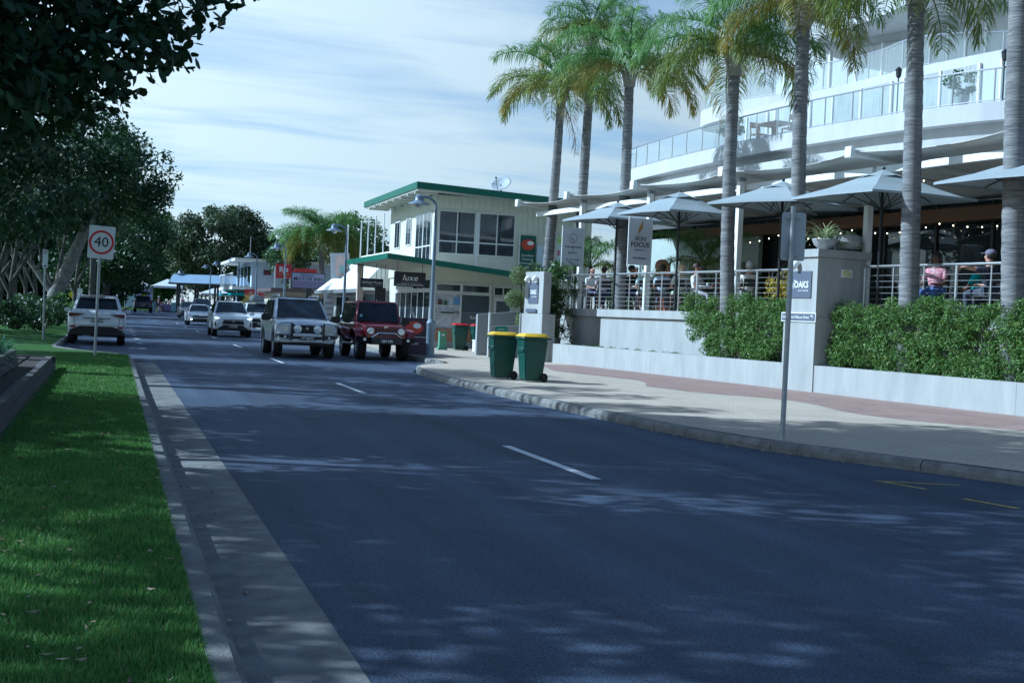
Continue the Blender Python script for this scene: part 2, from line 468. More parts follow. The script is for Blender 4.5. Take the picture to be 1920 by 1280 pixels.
road = MB().sheet([[(lerp_poly(KL, y) + (.5 if y < 33.6 else -.02), y, gz(y)), (4.5, y, gz(y) + .0), (lerp_poly(KR, y), y, gz(y))] for y in ys]).obj('road', ASPH)
struct(road)
struct(MB().sheet([[(x, y, -.12) for x in (-900, -100, 0, 100, 900)] for y in (-300, -50, 60, 200, 1200)]).obj('ground', EARTH))
# left gutter (concrete apron) with joints between the poured lengths
gut = struct(bpy.data.objects.new('gutter', None)); C.objects.link(gut)
y = -12.0
while y < 33.5:
    y2 = min(y + 3.05, 33.6)
    MB().hull8([(.56, y + .006, -.05), (1.055, y + .006, -.05), (1.055, y2, -.05), (.56, y2, -.05), (.56, y + .006, -.008), (1.055, y + .006, .006), (1.055, y2, .006), (.56, y2, -.008)]).obj('gutter_slab', GUTT, gut)
    y = y2
def kerb(name, poly, y0, y1, side, seg, wd, seed, top=.13):
    root = struct(bpy.data.objects.new(name, None)); C.objects.link(root)
    pts = []; yy = y0
    P = [(lerp_poly(poly, y0 + (y1 - y0) * i / 4000.0), y0 + (y1 - y0) * i / 4000.0) for i in range(4001)]
    rng = random.Random(seed); acc = 0; cur = [P[0]]; L = seg * rng.uniform(.8, 1.2)
    def piece(q):
        m = max(2, int(len(q) / 30)); ids = [round(i * (len(q) - 1) / (m - 1)) for i in range(m)]; q = [q[i] for i in ids]
        rows = []
        dz = rng.uniform(-.006, .006)
        for i, (x, yy) in enumerate(q):
            a = q[max(0, i - 1)]; b = q[min(len(q) - 1, i + 1)]
            t = Vector((b[0] - a[0], b[1] - a[1])).normalized(); n = Vector((t.y, -t.x)) * side
            e = .006 if i == 0 else (-.006 if i == len(q) - 1 else 0)
            x += t.x * e; yy += t.y * e
            h = gz(yy)
            prof = [(0, -.1), (0.0, .06), (.015, top - .03 + dz), (.05, top + dz), (wd, top + .004 + dz), (wd, -.1)]
            rows.append([(x + n.x * a2, yy + n.y * a2, h + z) for a2, z in prof])
        mb = MB().sheet(rows)
        k = len(prof); nb = len(mb.v)
        mb.f.append(tuple(range(k))); mb.f.append(tuple(nb - k + i for i in range(k)))
        mb.obj('kerb_stone', CONC, root)
    for i in range(1, len(P)):
        acc += math.hypot(P[i][0] - P[i - 1][0], P[i][1] - P[i - 1][1]); cur.append(P[i])
        if acc >= L or i == len(P) - 1:
            piece(cur); cur = [P[i]]; acc = 0; L = seg * rng.uniform(.8, 1.2) * (1 if P[i][1] < 45 else 4)
kerb('kerb_right', KR, -8, 156, 1, 1.9, .15, 3)
kerb('kerb_left', KL, -8, 156, -1, 2.6, .15, 5)
# footpath on the hotel side
def wallx(y): return A0.x + SV.x * (A0.y - y) / -SV.y + .05
rows = []
for y in [-8, -4, 0, 4, 8, 10, 11] + [11.5 + .5 * i for i in range(60)] + [42, 46, 50, 56, 64, 72, 90, 100, 110, 120, 130, 140, 156]:
    xl = lerp_poly(KR, y) + .15
    # offset perpendicular to the kerb line
    g = (lerp_poly(KR, y + .1) - lerp_poly(KR, y - .1)) / .2
    xl = lerp_poly(KR, y) + .14 * math.sqrt(1 + g * g)
    xr = wallx(y) if y < 38.7 else (14.2 if y < 52 else 30)
    rows.append([(xl + (xr - xl) * k, y, gz(y) + .134 + .066 * k) for k in (0, .33, .66, 1)])
struct(MB().sheet(rows).obj('footpath', PAVE))
band = [(36.5, 11.9), (35.6, 11.76), (32.2, 11.05), (30.2, 11.46), (28.4, 11.8), (27.2, 11.5), (26, 10.98), (24.2, 11.27), (23.2, 11.9), (22.3, 12.35), (21.1, 12.28), (19.8, 11.95), (18.9, 11.85), (17.9, 12.05), (17.0, 12.55), (16.3, 12.95), (13, 13.2), (6, 13.6), (-6, 14.6)][::-1]
rows = []
y = -6.0
while y <= 36.6:
    xl = lerp_poly(band, y); xr = wallx(y) - .06
    xk = lerp_poly(KR, y) + .15
    def fz(x): return .134 + .066 * (x - xk) / (wallx(y) - xk) + .004
    rows.append([(xl + (xr - xl) * k, y, fz(xl + (xr - xl) * k)) for k in (0, .5, 1)])
    y += .3
struct(MB().sheet(rows).obj('brick_path_band', BRICKB))

# painted markings are parts of the road
PAINT = mat('road_paint', (.62, .63, .65), .6, var=.18, scale=9)
YPAINT = mat('yellow_road_paint', (.50, .40, .08), .7, col2=(.16, .14, .07), scale=12)
y = 13.16 - 1.5 - 12
for k in range(-1, 12):
    yc = 13.16 + 12 * k
    MB().quad((4.41, yc - 1.5, gz(yc) + .004), (4.52, yc - 1.5, gz(yc) + .004), (4.52, yc + 1.5, gz(yc) + .004), (4.41, yc + 1.5, gz(yc) + .004)).obj('lane_dash', PAINT, road)
for yc in (43.2, 48.3, 54, 59.7, 65.4, 71, 76.5):
    MB().bx(.87, 1.07, yc - .35, yc + .35, .0035, .004).obj('parking_dash', PAINT, road)
MB().bx(.55, 1.07, 42.85, 43.05, .0045, .005).obj('parking_dash', PAINT, road)
def strip(a, b, w):
    a = Vector(a); b = Vector(b); d = (b - a).normalized(); n = Vector((-d.y, d.x)) * w / 2
    return MB().quad((a.x + n.x, a.y + n.y, .004), (a.x - n.x, a.y - n.y, .004), (b.x - n.x, b.y - n.y, .004), (b.x + n.x, b.y + n.y, .004))
strip((7.52, 11.70), (8.33, 11.40), .07).obj('yellow_mark', YPAINT, road)
strip((7.58, 11.62), (7.72, 11.10), .07).obj('yellow_mark', YPAINT, road)
strip((7.68, 10.45), (7.82, 9.85), .08).obj('yellow_mark', YPAINT, road)

# ---- left verge
def vz(x, y):
    d = max(0, lerp_poly(KL, y) - .15 - x)
    return gz(y) + .13 + .085 * max(0, d - 1.6) * sm(30, 46, y) if d < 12 else gz(y) + .13 + .085 * 10.4 * sm(30, 46, y)
rows = []
for y in [-10 + i for i in range(0, 50)] + [40 + 2 * i for i in range(0, 59)]:
    xe = lerp_poly(KL, y) - .149
    rows.append([(xe - d, y, vz(xe - d, y) - (.004 if d else 0)) for d in (0, .5, 1.2, 1.6, 2.4, 4, 7, 12, 30, 90)])
struct(MB().sheet(rows).obj('grass_verge', LAWN, smooth=True))
struct(MB().sheet([[(x, y, .47) for x in (-90, -20, 0, 20, 90)] for y in (156.2, 200, 420)]).obj('park_lawn', LAWN))
GRASS = leafmat('grass_blades', (.052, .14, .027), (.125, .275, .055), .35, .7, (.24, .24, .09))
rng = np.random.default_rng(11)
n = 190000
gy = 3.8 * (34 / 3.8) ** rng.random(n)
gx = .40 - 1.75 * rng.random(n) * 1.0
keep = ~((gx < -.93) & (gy > 12) & (gy < 26.6))
gx, gy = gx[keep], gy[keep]; n = len(gx)
hgt = (.025 + .03 * rng.random(n)) * (1 + .25 * np.sin(gx * 9) * np.sin(gy * 5)); wdt = .0022 * (1 + gy / 4.5)
ang = rng.random(n) * 2 * np.pi; lean = rng.normal(size=(n, 2)) * .018
q = np.empty((n, 3, 3))
q[:, 0] = np.stack([gx - np.cos(ang) * wdt, gy - np.sin(ang) * wdt, np.full(n, .125)], 1)
q[:, 1] = np.stack([gx + np.cos(ang) * wdt, gy + np.sin(ang) * wdt, np.full(n, .125)], 1)
q[:, 2] = np.stack([gx + lean[:, 0], gy + lean[:, 1], .125 + hgt], 1)
g = link('verge_grass', raw_mesh('verge_grass', q.reshape(-1, 3), 3, GRASS))
setp(g, kind='stuff', label='short mown grass blades on the verge beside the kerb', category='grass')
# fallen leaves
LITTER = leafmat('dry_leaves', (.16, .09, .045), (.42, .33, .24), .1, .7)
n = 380
ly = 4.2 * (32 / 4.2) ** rng.random(n); lx = np.where(rng.random(n) < .7, .42 - 1.4 * rng.random(n), .58 + .3 * rng.random(n) ** 2)
lx[-90:] = 9.0 - .0 ; ly[-90:] = 9.5 + 8 * rng.random(90)
for i in range(n - 90, n): lx[i] = lerp_poly(KR, ly[i]) - .03 - .22 * rng.random() ** 2
lz = np.where(lx < .41, .165, np.where(lx < 1.1, .012, .008))
a = rng.random(n) * 6.28; s = (.010 + .018 * rng.random(n)) * (1 + ly / 25); tl = rng.normal(size=n) * .008
q = np.empty((n, 4, 3))
for k, (u, v) in enumerate(((-1, 0), (0, .42), (1, 0), (0, -.42))):
    q[:, k] = np.stack([lx + s * (u * np.cos(a) - v * np.sin(a)), ly + s * (u * np.sin(a) + v * np.cos(a)), lz + (tl if k % 2 else .004)], 1)
setp(link('fallen_leaves', raw_mesh('fallen_leaves', q.reshape(-1, 3), 4, LITTER)), kind='stuff', label='scattered dry fallen leaves on the verge and in the gutters', category='leaves')

# ---- timber-sleeper garden bed on the verge
TIMBER = mat('weathered_sleeper', (.055, .052, .05), .9, col2=(.13, .125, .12), scale=5, bump=.6, bscale=30, stretch=(6, 1, 6))
bed = thing('garden_bed', 'low weathered timber sleeper garden bed beside the mown verge', 'garden bed', (-1.0, 19, .13))
SOIL = mat('garden_soil', (.035, .027, .02), .95, var=.3, scale=14, bump=.8, bscale=20)
for lev, (xo, ya, yb) in enumerate(((0, 12.6, 26.4), (-.05, 12.6, 26.4), (-.42, 12.6, 22.6), (-.46, 12.6, 22.6))):
    yy = ya - (.9 if lev % 2 else 0)
    while yy < yb - .3:
        y2 = min(yb, yy + 2.1)
        MB().box((xo - .06, (yy + y2) / 2 - 19, .06 + lev * .125), (.11 + .004 * lev, y2 - yy - .012, .118), rz=random.uniform(-.004, .004)).obj('sleeper', TIMBER, bed)
        yy = y2
for lev in range(2):
    MB().box((-1.6, 26.34 - 19 + .06, .06 + lev * .125), (3.2, .11, .118)).obj('sleeper', TIMBER, bed)
MB().bx(-.44, -.1, -6.4, 7.36, .02, .225).obj('soil_ledge', SOIL, bed)
MB().bx(-4.5, -.5, -6.4, 3.6, .02, .44).obj('soil', SOIL, bed)
MB().bx(-3.2, -.5, 3.62, 7.34, .02, .22).obj('soil', SOIL, bed)
def strappy(name, label, x, y, z, n, L, mtl, seed, group=None, w=.022, flower=None):
    root = thing(name, label, 'plant', (x, y, z), 0, group)
    rg = random.Random(seed); mb = MB()
    for i in range(n):
        a = rg.uniform(0, 6.283); l = L * rg.uniform(.6, 1.1); e = rg.uniform(.5, 1.35); ox, oy = rg.uniform(-.06, .06), rg.uniform(-.06, .06)
        pts = []; px, pz, th = 0.0, 0.0, e
        for k in range(5):
            pts.append((px, pz)); px += l / 4 * math.cos(th); pz += l / 4 * math.sin(th); th -= .42
        sx, sy = -math.sin(a), math.cos(a)
        vs = []
        for k, (d, h) in enumerate(pts):
            ww = w * (1 - (k / 4.0) ** 2 * .92)
            vs += [(ox + d * math.cos(a) - sx * ww, oy + d * math.sin(a) - sy * ww, h), (ox + d * math.cos(a) + sx * ww, oy + d * math.sin(a) + sy * ww, h)]
        mb.add(vs, [(2 * k, 2 * k + 1, 2 * k + 3, 2 * k + 2) for k in range(4)])
    mb.obj('foliage', mtl, root, smooth=True, ang=80)
    if flower:
        for i in range(flower):
            a = rg.uniform(0, 6.283); d = rg.uniform(.1, .3); h = L * rg.uniform(.55, .85)
            f = MB()
            for k in range(9):
                b = 6.283 * k / 9
                f.quad((d * math.cos(a), d * math.sin(a), h), (d * math.cos(a) + .035 * math.cos(b - .25), d * math.sin(a) + .035 * math.sin(b - .25), h + .012), (d * math.cos(a) + .055 * math.cos(b), d * math.sin(a) + .055 * math.sin(b), h + .01), (d * math.cos(a) + .035 * math.cos(b + .25), d * math.sin(a) + .035 * math.sin(b + .25), h + .012))
            f.obj('flower', mat('yellow_petals', (.75, .42, .02), .6), root)
    return root
BLUEGRN = leafmat('bluegreen_strap', (.045, .11, .06), (.09, .19, .11), .2, .5)
for i, (x, y, z, fl) in enumerate([(-1.55, 16.0, .56, 3), (-1.6, 17.2, .56, 2), (-1.58, 18.4, .56, 4), (-1.65, 19.6, .56, 2), (-1.6, 20.7, .56, 0), (-1.62, 21.8, .56, 0), (-2.0, 20.2, .56, 0), (-2.05, 21.6, .56, 0), (-1.9, 22.9, .36, 0), (-1.5, 14.6, .56, 3)]):
    strappy('strap_plant', 'blue-green strap-leaved plant with yellow flowers in the timber bed' if fl else 'blue-green strap-leaved plant without flowers in the timber bed', x, y, z - .01, 46, .52, BLUEGRN, 100 + i, 'flowering strap plants in the bed' if fl else 'flowerless strap plants in the bed', .02, fl)
# ================================================================ hotel side
wall = thing('retaining_wall', 'long low white rendered retaining wall along the paved footpath', 'wall', W(10, .1, .1))
def wp(root): root['_o'] = 1; return root
def wobj(mb, name, m, root, **k):
    """shapes given in world space, parented under a thing that stands elsewhere"""
    l = Matrix.Translation(root.location) @ Matrix.Rotation(root.rotation_euler[2], 4, 'Z')
    inv = l.inverted()
    mb.v = [tuple(inv @ Vector(v)) for v in mb.v]
    return mb.obj(name, m, root, **k)
def wtext(root, txt, size, m, o, u, v, **k):
    t = text(None, txt, size, m, o, u, v, **k)
    l = Matrix.Translation(root.location) @ Matrix.Rotation(root.rotation_euler[2], 4, 'Z')
    t.data.transform(l.inverted()); t.parent = root
    return t
mb = MB()
for i in range(4):
    wobj(wbox(MB(), .02 + 6.5 * i + (.004 if i else 0), 6.518 + 6.5 * i, 0, .22, .02, .775), 'wall_panel', WALLP, wall)
wobj(wbox(MB(), .02, 26, .222, 1.14, .05, .71), 'planter_soil', SOIL, wall)
# pillar with the first hotel sign
OAK = mat('sign_slate', (.10, .115, .16), .5)
def spotlight(s, t, z, lab):
    r = thing('spotlight', lab, 'light', W(s, t, z), WROT, 'outdoor spotlights on the pillars')
    MB().lathe([(.03, -.05), (.03, 0)], (0, .03, 0), 10).obj('stem', WHITE, r)
    MB().tube([(0, 0, 0), (0, -.05, -.03), (0, -.12, -.12)], [.075, .08, .055], 12).obj('lamp_body', WHITE, r, smooth=True)
    return r
p1 = thing('gate_pillar', 'white gate pillar with slate hotel plate and two spotlights beside ramp', 'pillar', W(-.2, .3, .15))
wobj(wbox(MB(), -1.12, .58, -.33, .12, .1, 1.66), 'pillar_base', WALLP, p1, bevel=.008)
wobj(wbox(MB(), -.86, .50, -.30, -.03, 1.662, 2.96), 'pillar_shaft', WALLP, p1, bevel=.008)
pl = wobj(wbox(MB(), -.55, .18, -.325, -.303, 1.98, 2.62), 'sign_plate', OAK, p1)
wtext(p1, 'OAKS', .19, WINK, W(-.17, -.325, 2.32), S3, Z3, bold=.004)
wtext(p1, 'PORT STEPHENS', .05, WINK, W(-.1, -.325, 2.18), S3, Z3)
wobj(wbox(MB(), -.62, .13, -.357, -.333, 1.70, 1.81), 'small_plate', OAK, p1)
spotlight(-.5, -.34, 2.78, 'left one of two white spotlights above the slate hotel plate, gate pillar')
spotlight(.05, -.34, 2.78, 'right one of two white spotlights above the slate hotel plate, gate pillar')
p2 = thing('sign_pillar', 'tall white planter pillar with slate hotel plate and street direction strip', 'pillar', W(13.2, .5, .15))
wobj(wbox(MB(), 12.62, 13.76, -.025, 1.30, .1, 1.80), 'pillar_base', WALLP, p2)
wobj(wbox(MB(), 12.66, 13.74, -.012, 1.28, 1.802, 3.10), 'pillar_shaft', WALLP, p2)
wobj(wbox(MB(), 12.60, 13.80, -.06, 1.36, 3.102, 3.27), 'pillar_cap', WALLP, p2)
wobj(wbox(MB(), 12.86, 13.56, -.034, -.014, 2.22, 2.80), 'sign_plate', OAK, p2)
wtext(p2, 'OAKS', .20, WINK, W(13.22, -.034, 2.50), S3, Z3, bold=.004)
wtext(p2, 'PORT STEPHENS', .05, WINK, W(13.3, -.034, 2.37), S3, Z3)
lp = MB()
lp.tube([W(12.95, -.037, 2.42), W(12.93, -.037, 2.5), W(12.97, -.037, 2.6), W(13.03, -.037, 2.58)], .012, 6)
wobj(lp, 'leaf_emblem', WINK, p2)
wobj(wbox(MB(), 12.56, 13.80, -.052, -.03, 1.70, 1.90), 'strip_frame', WHITE, p2)
wobj(wbox(MB(), 12.58, 13.78, -.056, -.0525, 1.72, 1.88), 'direction_strip', OAK, p2)
wtext(p2, 'Entrance via Hibiscus Street', .105, WINK, W(13.10, -.056, 1.80), S3, Z3, xs=.82)
ar = MB(); ar.tube([W(13.72, -.06, 1.77), W(13.72, -.06, 1.83), W(13.66, -.06, 1.83)], .009, 5); ar.prism([(0, -.03), (0, .03), (-.04, 0)], W(13.67, -.062, 1.83), S3, Z3, .004)
wobj(ar, 'arrow', WINK, p2)
spotlight(13.05, -.05, 2.98, 'single white spotlight above the slate hotel plate on the tall sign pillar')
bl = thing('bulkhead_light', 'oval yellowish bulkhead light on shaded side of the sign pillar', 'light', W(13.745, .75, 2.78), WROT)
MB().ball((0, 0, 0), .1, 12, 6, (.35, 1.35, .75)).obj('lens', mat('bulkhead_lens', (.62, .62, .30), .3), bl, smooth=True)
MB().box((-.002, 0, 0), (.012, .30, .17)).obj('base', WHITE, bl, bevel=.004)
STONE = mat('stone_bowl', (.30, .30, .31), .85, col2=(.48, .48, .48), scale=9, bump=.6, bscale=30)
bw = thing('stone_bowl', 'rough stone bowl on the sign pillar cap holding a spiky plant', 'bowl', W(13.38, .42, 3.27))
MB().lathe([(.06, 0), (.13, .02), (.24, .12), (.29, .23), (.27, .25), (.22, .2)], n=18).obj('bowl', STONE, bw, smooth=True)
SPIDER = leafmat('variegated_strap', (.16, .24, .08), (.42, .46, .26), .25, .5)
sp = strappy('spider_plant', 'pale variegated spiky plant in the stone bowl on sign pillar', 0, 0, 0, 60, .95, SPIDER, 55, None, .018)
sp.location = W(13.38, .42, 3.45)
pt = thing('round_pot', 'large rounded grey stone pot with trailing vine on sign pillar cap', 'pot', W(13.42, .98, 3.27))
MB().lathe([(.14, 0), (.28, .06), (.35, .2), (.30, .34), (.18, .38), (.16, .36)], n=20).obj('pot', STONE, pt, smooth=True)
leaves('vine', [(-.2, -.2, .2, .12, .12, .16), (.1, -.25, .14, .15, .1, .12), (0, -.1, .38, .15, .15, .06)], 260, .06, SPIDER, pt, 4)
# terrace wall with slab edge
tw = thing('terrace_wall', 'white rendered terrace wall with slab edge behind the planting strip', 'wall', W(8, 1.2, .1))
for a_, b_ in ((-.35, .82), (1.62, 26)):
    wobj(wbox(MB(), a_, b_, 1.142, 1.56, .1, 1.66), 'wall_pier', WALLP, tw)
for a_, b_ in ((-1.9, -.78), (-.30, .98), (1.50, 26)):
    wobj(wbox(MB(), a_, b_, 1.06, 1.62, 1.662, 1.885), 'slab_edge', WALLP, tw)
wobj(wbox(MB(), -2.2, 26, 1.63, 1.80, .1, 1.868), 'recess_back', WALLP, tw)
struct(wobj(wbox(wbox(MB(), -2.2, 26, 1.81, 16, 1.60, 1.87), -8.2, -2.203, 3.0, 16, 1.60, 1.87), 'terrace_floor', mat('terrace_tiles', (.30, .29, .27), .7, var=.1, scale=3), thing('x', 'x', 'x')))
_x = bpy.data.objects['x']
for ch in list(_x.children): ch.parent = None
bpy.data.objects.remove(_x)
# railings
WIRE = mat('railing_wire', (.30, .31, .32), .6)
def railing(name, label, s0, s1, t, z0, z1, step, first=0):
    r = thing(name, label, 'railing', W((s0 + s1) / 2, t, z0))
    n = max(1, round((s1 - s0) / step))
    for i in range(n + 1):
        s = s0 + (s1 - s0) * i / n; rad = .032 if i % 3 == 0 else .018
        wobj(MB().tube([W(s, t, z0), W(s, t, z1)], rad, 8), 'post', STEEL, r, smooth=True)
    wobj(MB().tube([W(s0, t, z1), W(s1, t, z1)], .034, 10), 'top_rail', STEEL, r, smooth=True)
    for k in range(7):
        z = z0 + .12 + k * .125
        wobj(MB().tube([W(s0, t, z), W(s1, t, z)], .0045, 5), 'wire', WIRE, r)
railing('terrace_railing', 'stainless wire railing in front of the diners, gate pillar to sign pillar', -1.3, 12.55, 1.15, 1.886, 2.93, .92)
railing('terrace_railing', 'stainless wire railing on near side of the sign pillar above hedge', 13.85, 26, 1.15, 1.886, 2.95, .92)
# posts, arms, sails
arms_s = [-4.1, -.3, 4.0, 8.6, 13.66, 18.35, 23.0]
SAIL = mat('shade_sail', (.62, .60, .56), .9, var=.05, scale=2)
names = ['before the gate pillar', 'beside the first gray banner', 'beside the second gray banner', 'behind the leafy hedge left of sign pillar', 'next to the sign pillar', 'at near end of terrace', 'past the near end of terrace']
for i, s in enumerate(arms_s):
    top = 5.22 if i != 4 else 4.30
    pr = thing('pergola_post', 'white square pergola post ' + names[i], 'post', W(s, {0: 2.2}.get(i, 1.32), 1.88), WROT, 'white posts along the terrace edge')
    MB().box((0, 0, (top - 1.88) / 2), (.15, .15, top - 1.88)).obj('shaft', WHITE, pr, bevel=.006)
    MB().box((0, 0, top - 1.88 + .003 + .04), (.19, .19, .08)).obj('bracket', GALV, pr)
    am = thing('awning_arm', 'long white awning arm above the post ' + names[i], 'awning', W(s, .8, 5.4), WROT, 'awning arms')
    MB().hull8([(-.06, 0, -.06), (.06, 0, -.06), (.06, 6.3, -.40), (-.06, 6.3, -.40), (-.06, 0, .08), (.06, 0, .08), (.06, 6.3, -.26), (-.06, 6.3, -.26)]).obj('arm', WHITE, am)
    MB().box((0, -.06, .01), (.22, .12, .24)).obj('end_box', WHITE, am, bevel=.01)
sl = ['over the first bay beside the green-roofed shop', 'over the bay of the first gray banner', 'over the bay of the second gray banner', 'over the bay left of the sign pillar', 'over the bay right of the sign pillar', 'over the last bay of the terrace']
for i in range(6):
    a, b = arms_s[i] + .07, arms_s[i + 1] - .07
    rows = []
    for k in range(9):
        u = k / 8; rows.append([])
        for j in range(9):
            v = j / 8
            t = .84 + .36 * 4 * u * (1 - u) * (1 - v) + v * (6.2 - .36 * 4 * u * (1 - u) * (1 - v))
            z = 5.42 - (t - .8) / 6.3 * .34 - .08 * 4 * u * (1 - u) * (.5 + 2 * v * (1 - v))
            rows[-1].append(W(a + (b - a) * u, t, z))
    sr = thing('shade_sail', 'pale grey sagging shade awning ' + sl[i], 'awning', W((a + b) / 2, 3, 5.5), 0, 'shade awnings above the terrace')
    cl = wobj(MB().sheet(rows), 'cloth', SAIL, sr, smooth=True, ang=180)
    md = cl.modifiers.new('s', 'SOLIDIFY'); md.thickness = .012
    # valance beam further in
    wobj(wbox(MB(), a, b, 1.42, 1.54, 5.0, 5.15), 'gutter_beam', WHITE, sr)
# string lights
BULB = mat('warm_bulb', (1.0, .72, .38), .4, emit=9)
for i, (s0, t0, z0, s1, t1, z1, lab) in enumerate([(2, 3.0, 4.9, 12, 3.3, 5.0, 'long warm string of lights under awnings left of sign pillar'), (11, 3.2, 5.1, 20, 3.0, 5.0, 'warm string of lights under awnings right of sign pillar'), (0, 6.1, 4.4, 14, 6.1, 4.45, 'warm string of lights along the brown timber beam'), (14, 5.5, 4.85, 21, 2.2, 5.1, 'diagonal warm string of lights at near end of terrace')]):
    r = thing('string_lights', lab, 'lights', W((s0 + s1) / 2, (t0 + t1) / 2, z0))
    pts = []; N = 28
    for k in range(N + 1):
        u = k / N; sag = -.16 * abs(math.sin(u * math.pi * 4))
        pts.append(W(s0 + (s1 - s0) * u, t0 + (t1 - t0) * u, z0 + (z1 - z0) * u + sag))
    wobj(MB().tube(pts, .008, 5), 'cable', BLACK, r)
    for k in range(1, N, 1 if i == 2 else 2):
        p = pts[k]
        wobj(MB().ball((p.x, p.y, p.z - .05), .016, 8, 5), 'bulb', BULB, r)
# umbrellas
CANV = mat('grey_canvas', (.30, .335, .355), .9, var=.04, scale=3)
def umbrella(s, t, half, ztop, zed, label, rot):
    r = thing('market_umbrella', label, 'umbrella', W(s, t, 1.88), WROT + rot, 'grey market umbrellas on the terrace')
    ht, he = ztop - 1.88, zed - 1.88
    MB().tube([(0, 0, 0), (0, 0, ht - .05)], .035, 10).obj('pole', DARK, r, smooth=True)
    MB().lathe([(.05, 0), (.05, .16), (.036, .18)], n=12).obj('pole_clamp', DARK, r)
    c = [(-half, -half), (half, -half), (half, half), (-half, half)]
    mids = [(0, -half), (half, 0), (0, half), (-half, 0)]
    rim = []
    for k in range(4):
        rim += [(*c[k], he), (mids[k][0] * 1.0, mids[k][1] * 1.0, he + .02)]
    mb = MB(); vr = .28; top = [(x / half * vr, y / half * vr, ht - (ht - he) * vr / half * .86) for x, y, z in rim]
    midr = [((a[0] + b[0]) / 2, (a[1] + b[1]) / 2, (a[2] + b[2]) / 2 - .03) for a, b in zip(rim, top)]
    val = [(x * 1.005, y * 1.005, z - .05) for x, y, z in rim]
    n = 8
    vs = val + rim + midr + top
    fs = [(j * n + k, j * n + (k + 1) % n, (j + 1) * n + (k + 1) % n, (j + 1) * n + k) for j in range(3) for k in range(n)]
    cv = mb.add(vs, fs).obj('canopy', CANV, r)
    cv.modifiers.new('s', 'SOLIDIFY').thickness = .008
    vt = MB(); o = .40
    vs = [(x / half * o, y / half * o, ht - .05 - (.06 if k % 2 else .12)) for k, (x, y, z) in enumerate(rim)] + [(0, 0, ht + .04)]
    vt.add(vs, [(k, (k + 1) % 8, 8) for k in range(8)])
    v = vt.obj('vent_cap', CANV, r); v.modifiers.new('s', 'SOLIDIFY').thickness = .008
    MB().ball((0, 0, ht + .06), .04, 8, 6).obj('finial', DARK, r)
    for x, y, z in rim:
        MB().tube([(x * .1, y * .1, ht - .12), (x * .97, y * .97, z - .01)], .012, 5).obj('rib', DARK, r)
        MB().tube([(0, 0, he - .25), (x * .5, y * .5, (he + ht) / 2 - .09)], .011, 5).obj('strut', DARK, r)
umbrella(2.45, 1.1, 1.16, 5.02, 4.50, 'grey canvas market umbrella between the two gray banners', R(8))
umbrella(6.0, 1.1, 1.2, 5.08, 4.50, 'grey canvas market umbrella just right of the gold-leaf banner', R(6))
umbrella(10.75, 1.1, 1.26, 5.0, 4.46, 'grey canvas market umbrella partly behind the bare parking-sign back', R(20))
umbrella(14.3, 1.15, 1.36, 4.98, 4.40, 'widest grey canvas market umbrella above the sign pillar pots', R(0))
umbrella(18.6, 1.2, 1.3, 4.9, 4.4, 'grey canvas market umbrella above the man in a cap', R(4))
# banners
BAN = mat('grey_banner', (.58, .61, .66), .8)
GOLD = mat('gold_print', (.45, .26, .09), .6)
b1 = thing('hair_banner', 'grey vertical banner with round line emblem beside the gate pillar', 'banner', W(-.2, 1.0, 3.2))
b2 = thing('skin_banner', 'grey vertical banner with gold leaf emblem and two-line lettering', 'banner', W(4.1, 1.0, 3.2))
def blade(r, s, z0, z1):
    wobj(wbox(MB(), s - .012, s, .62, 1.34, z0, z1), 'cloth', BAN, r)
    wobj(wbox(MB(), s - .02, s + .008, .592, .618, z0 - .06, z1 + .04), 'edge_pole', WHITE, r)
blade(b1, -.19, 3.20, 4.42); blade(b2, 4.12, 3.16, 4.48)
def onb(s, c, z): return W(s, .98 + c, z)
wobj(MB().tube([onb(-.187, .13 * math.cos(a * .314), 4.08 + .15 * math.sin(a * .314)) for a in range(21)], .006, 5, False), 'emblem_ring', INK, b1)
wobj(MB().tube([onb(-.187, -.06 + .006 * a, 4.03 + .07 * math.sin(a * .35)) for a in range(20)], .005, 5, False), 'emblem_line', INK, b1)
for k, (tx, z, sz) in enumerate((('THE HAIR HUB', 3.80, .085), ('&', 3.71, .07), ('BEAUTY', 3.62, .085), ('hair · skin · body', 3.42, .07))):
    wtext(b1, tx, sz, INK, onb(-.19, 0, z), T3, Z3)
wtext(b2, 'SKIN', .17, INK, onb(4.12, 0, 3.90), T3, Z3)
wtext(b2, 'FOCUS', .19, INK, onb(4.12, 0, 3.73), T3, Z3, bold=.003)
wtext(b2, 'BEAUTY', .055, INK, onb(4.12, 0, 3.58), T3, Z3, xs=1.6)
wtext(b2, 'dermalogica', .09, INK, onb(4.12, 0, 3.36), T3, Z3)
wobj(MB().prism([(-.08, -.14), (.02, -.06), (.07, .04), (.06, .2), (.0, .12), (-.06, .02)], onb(4.125, 0, 4.2), T3, Z3, .004).tube([onb(4.13, -.07, 4.0), onb(4.13, 0, 4.2), onb(4.13, .04, 4.42)], .007, 5), 'leaf_emblem', GOLD, b2)

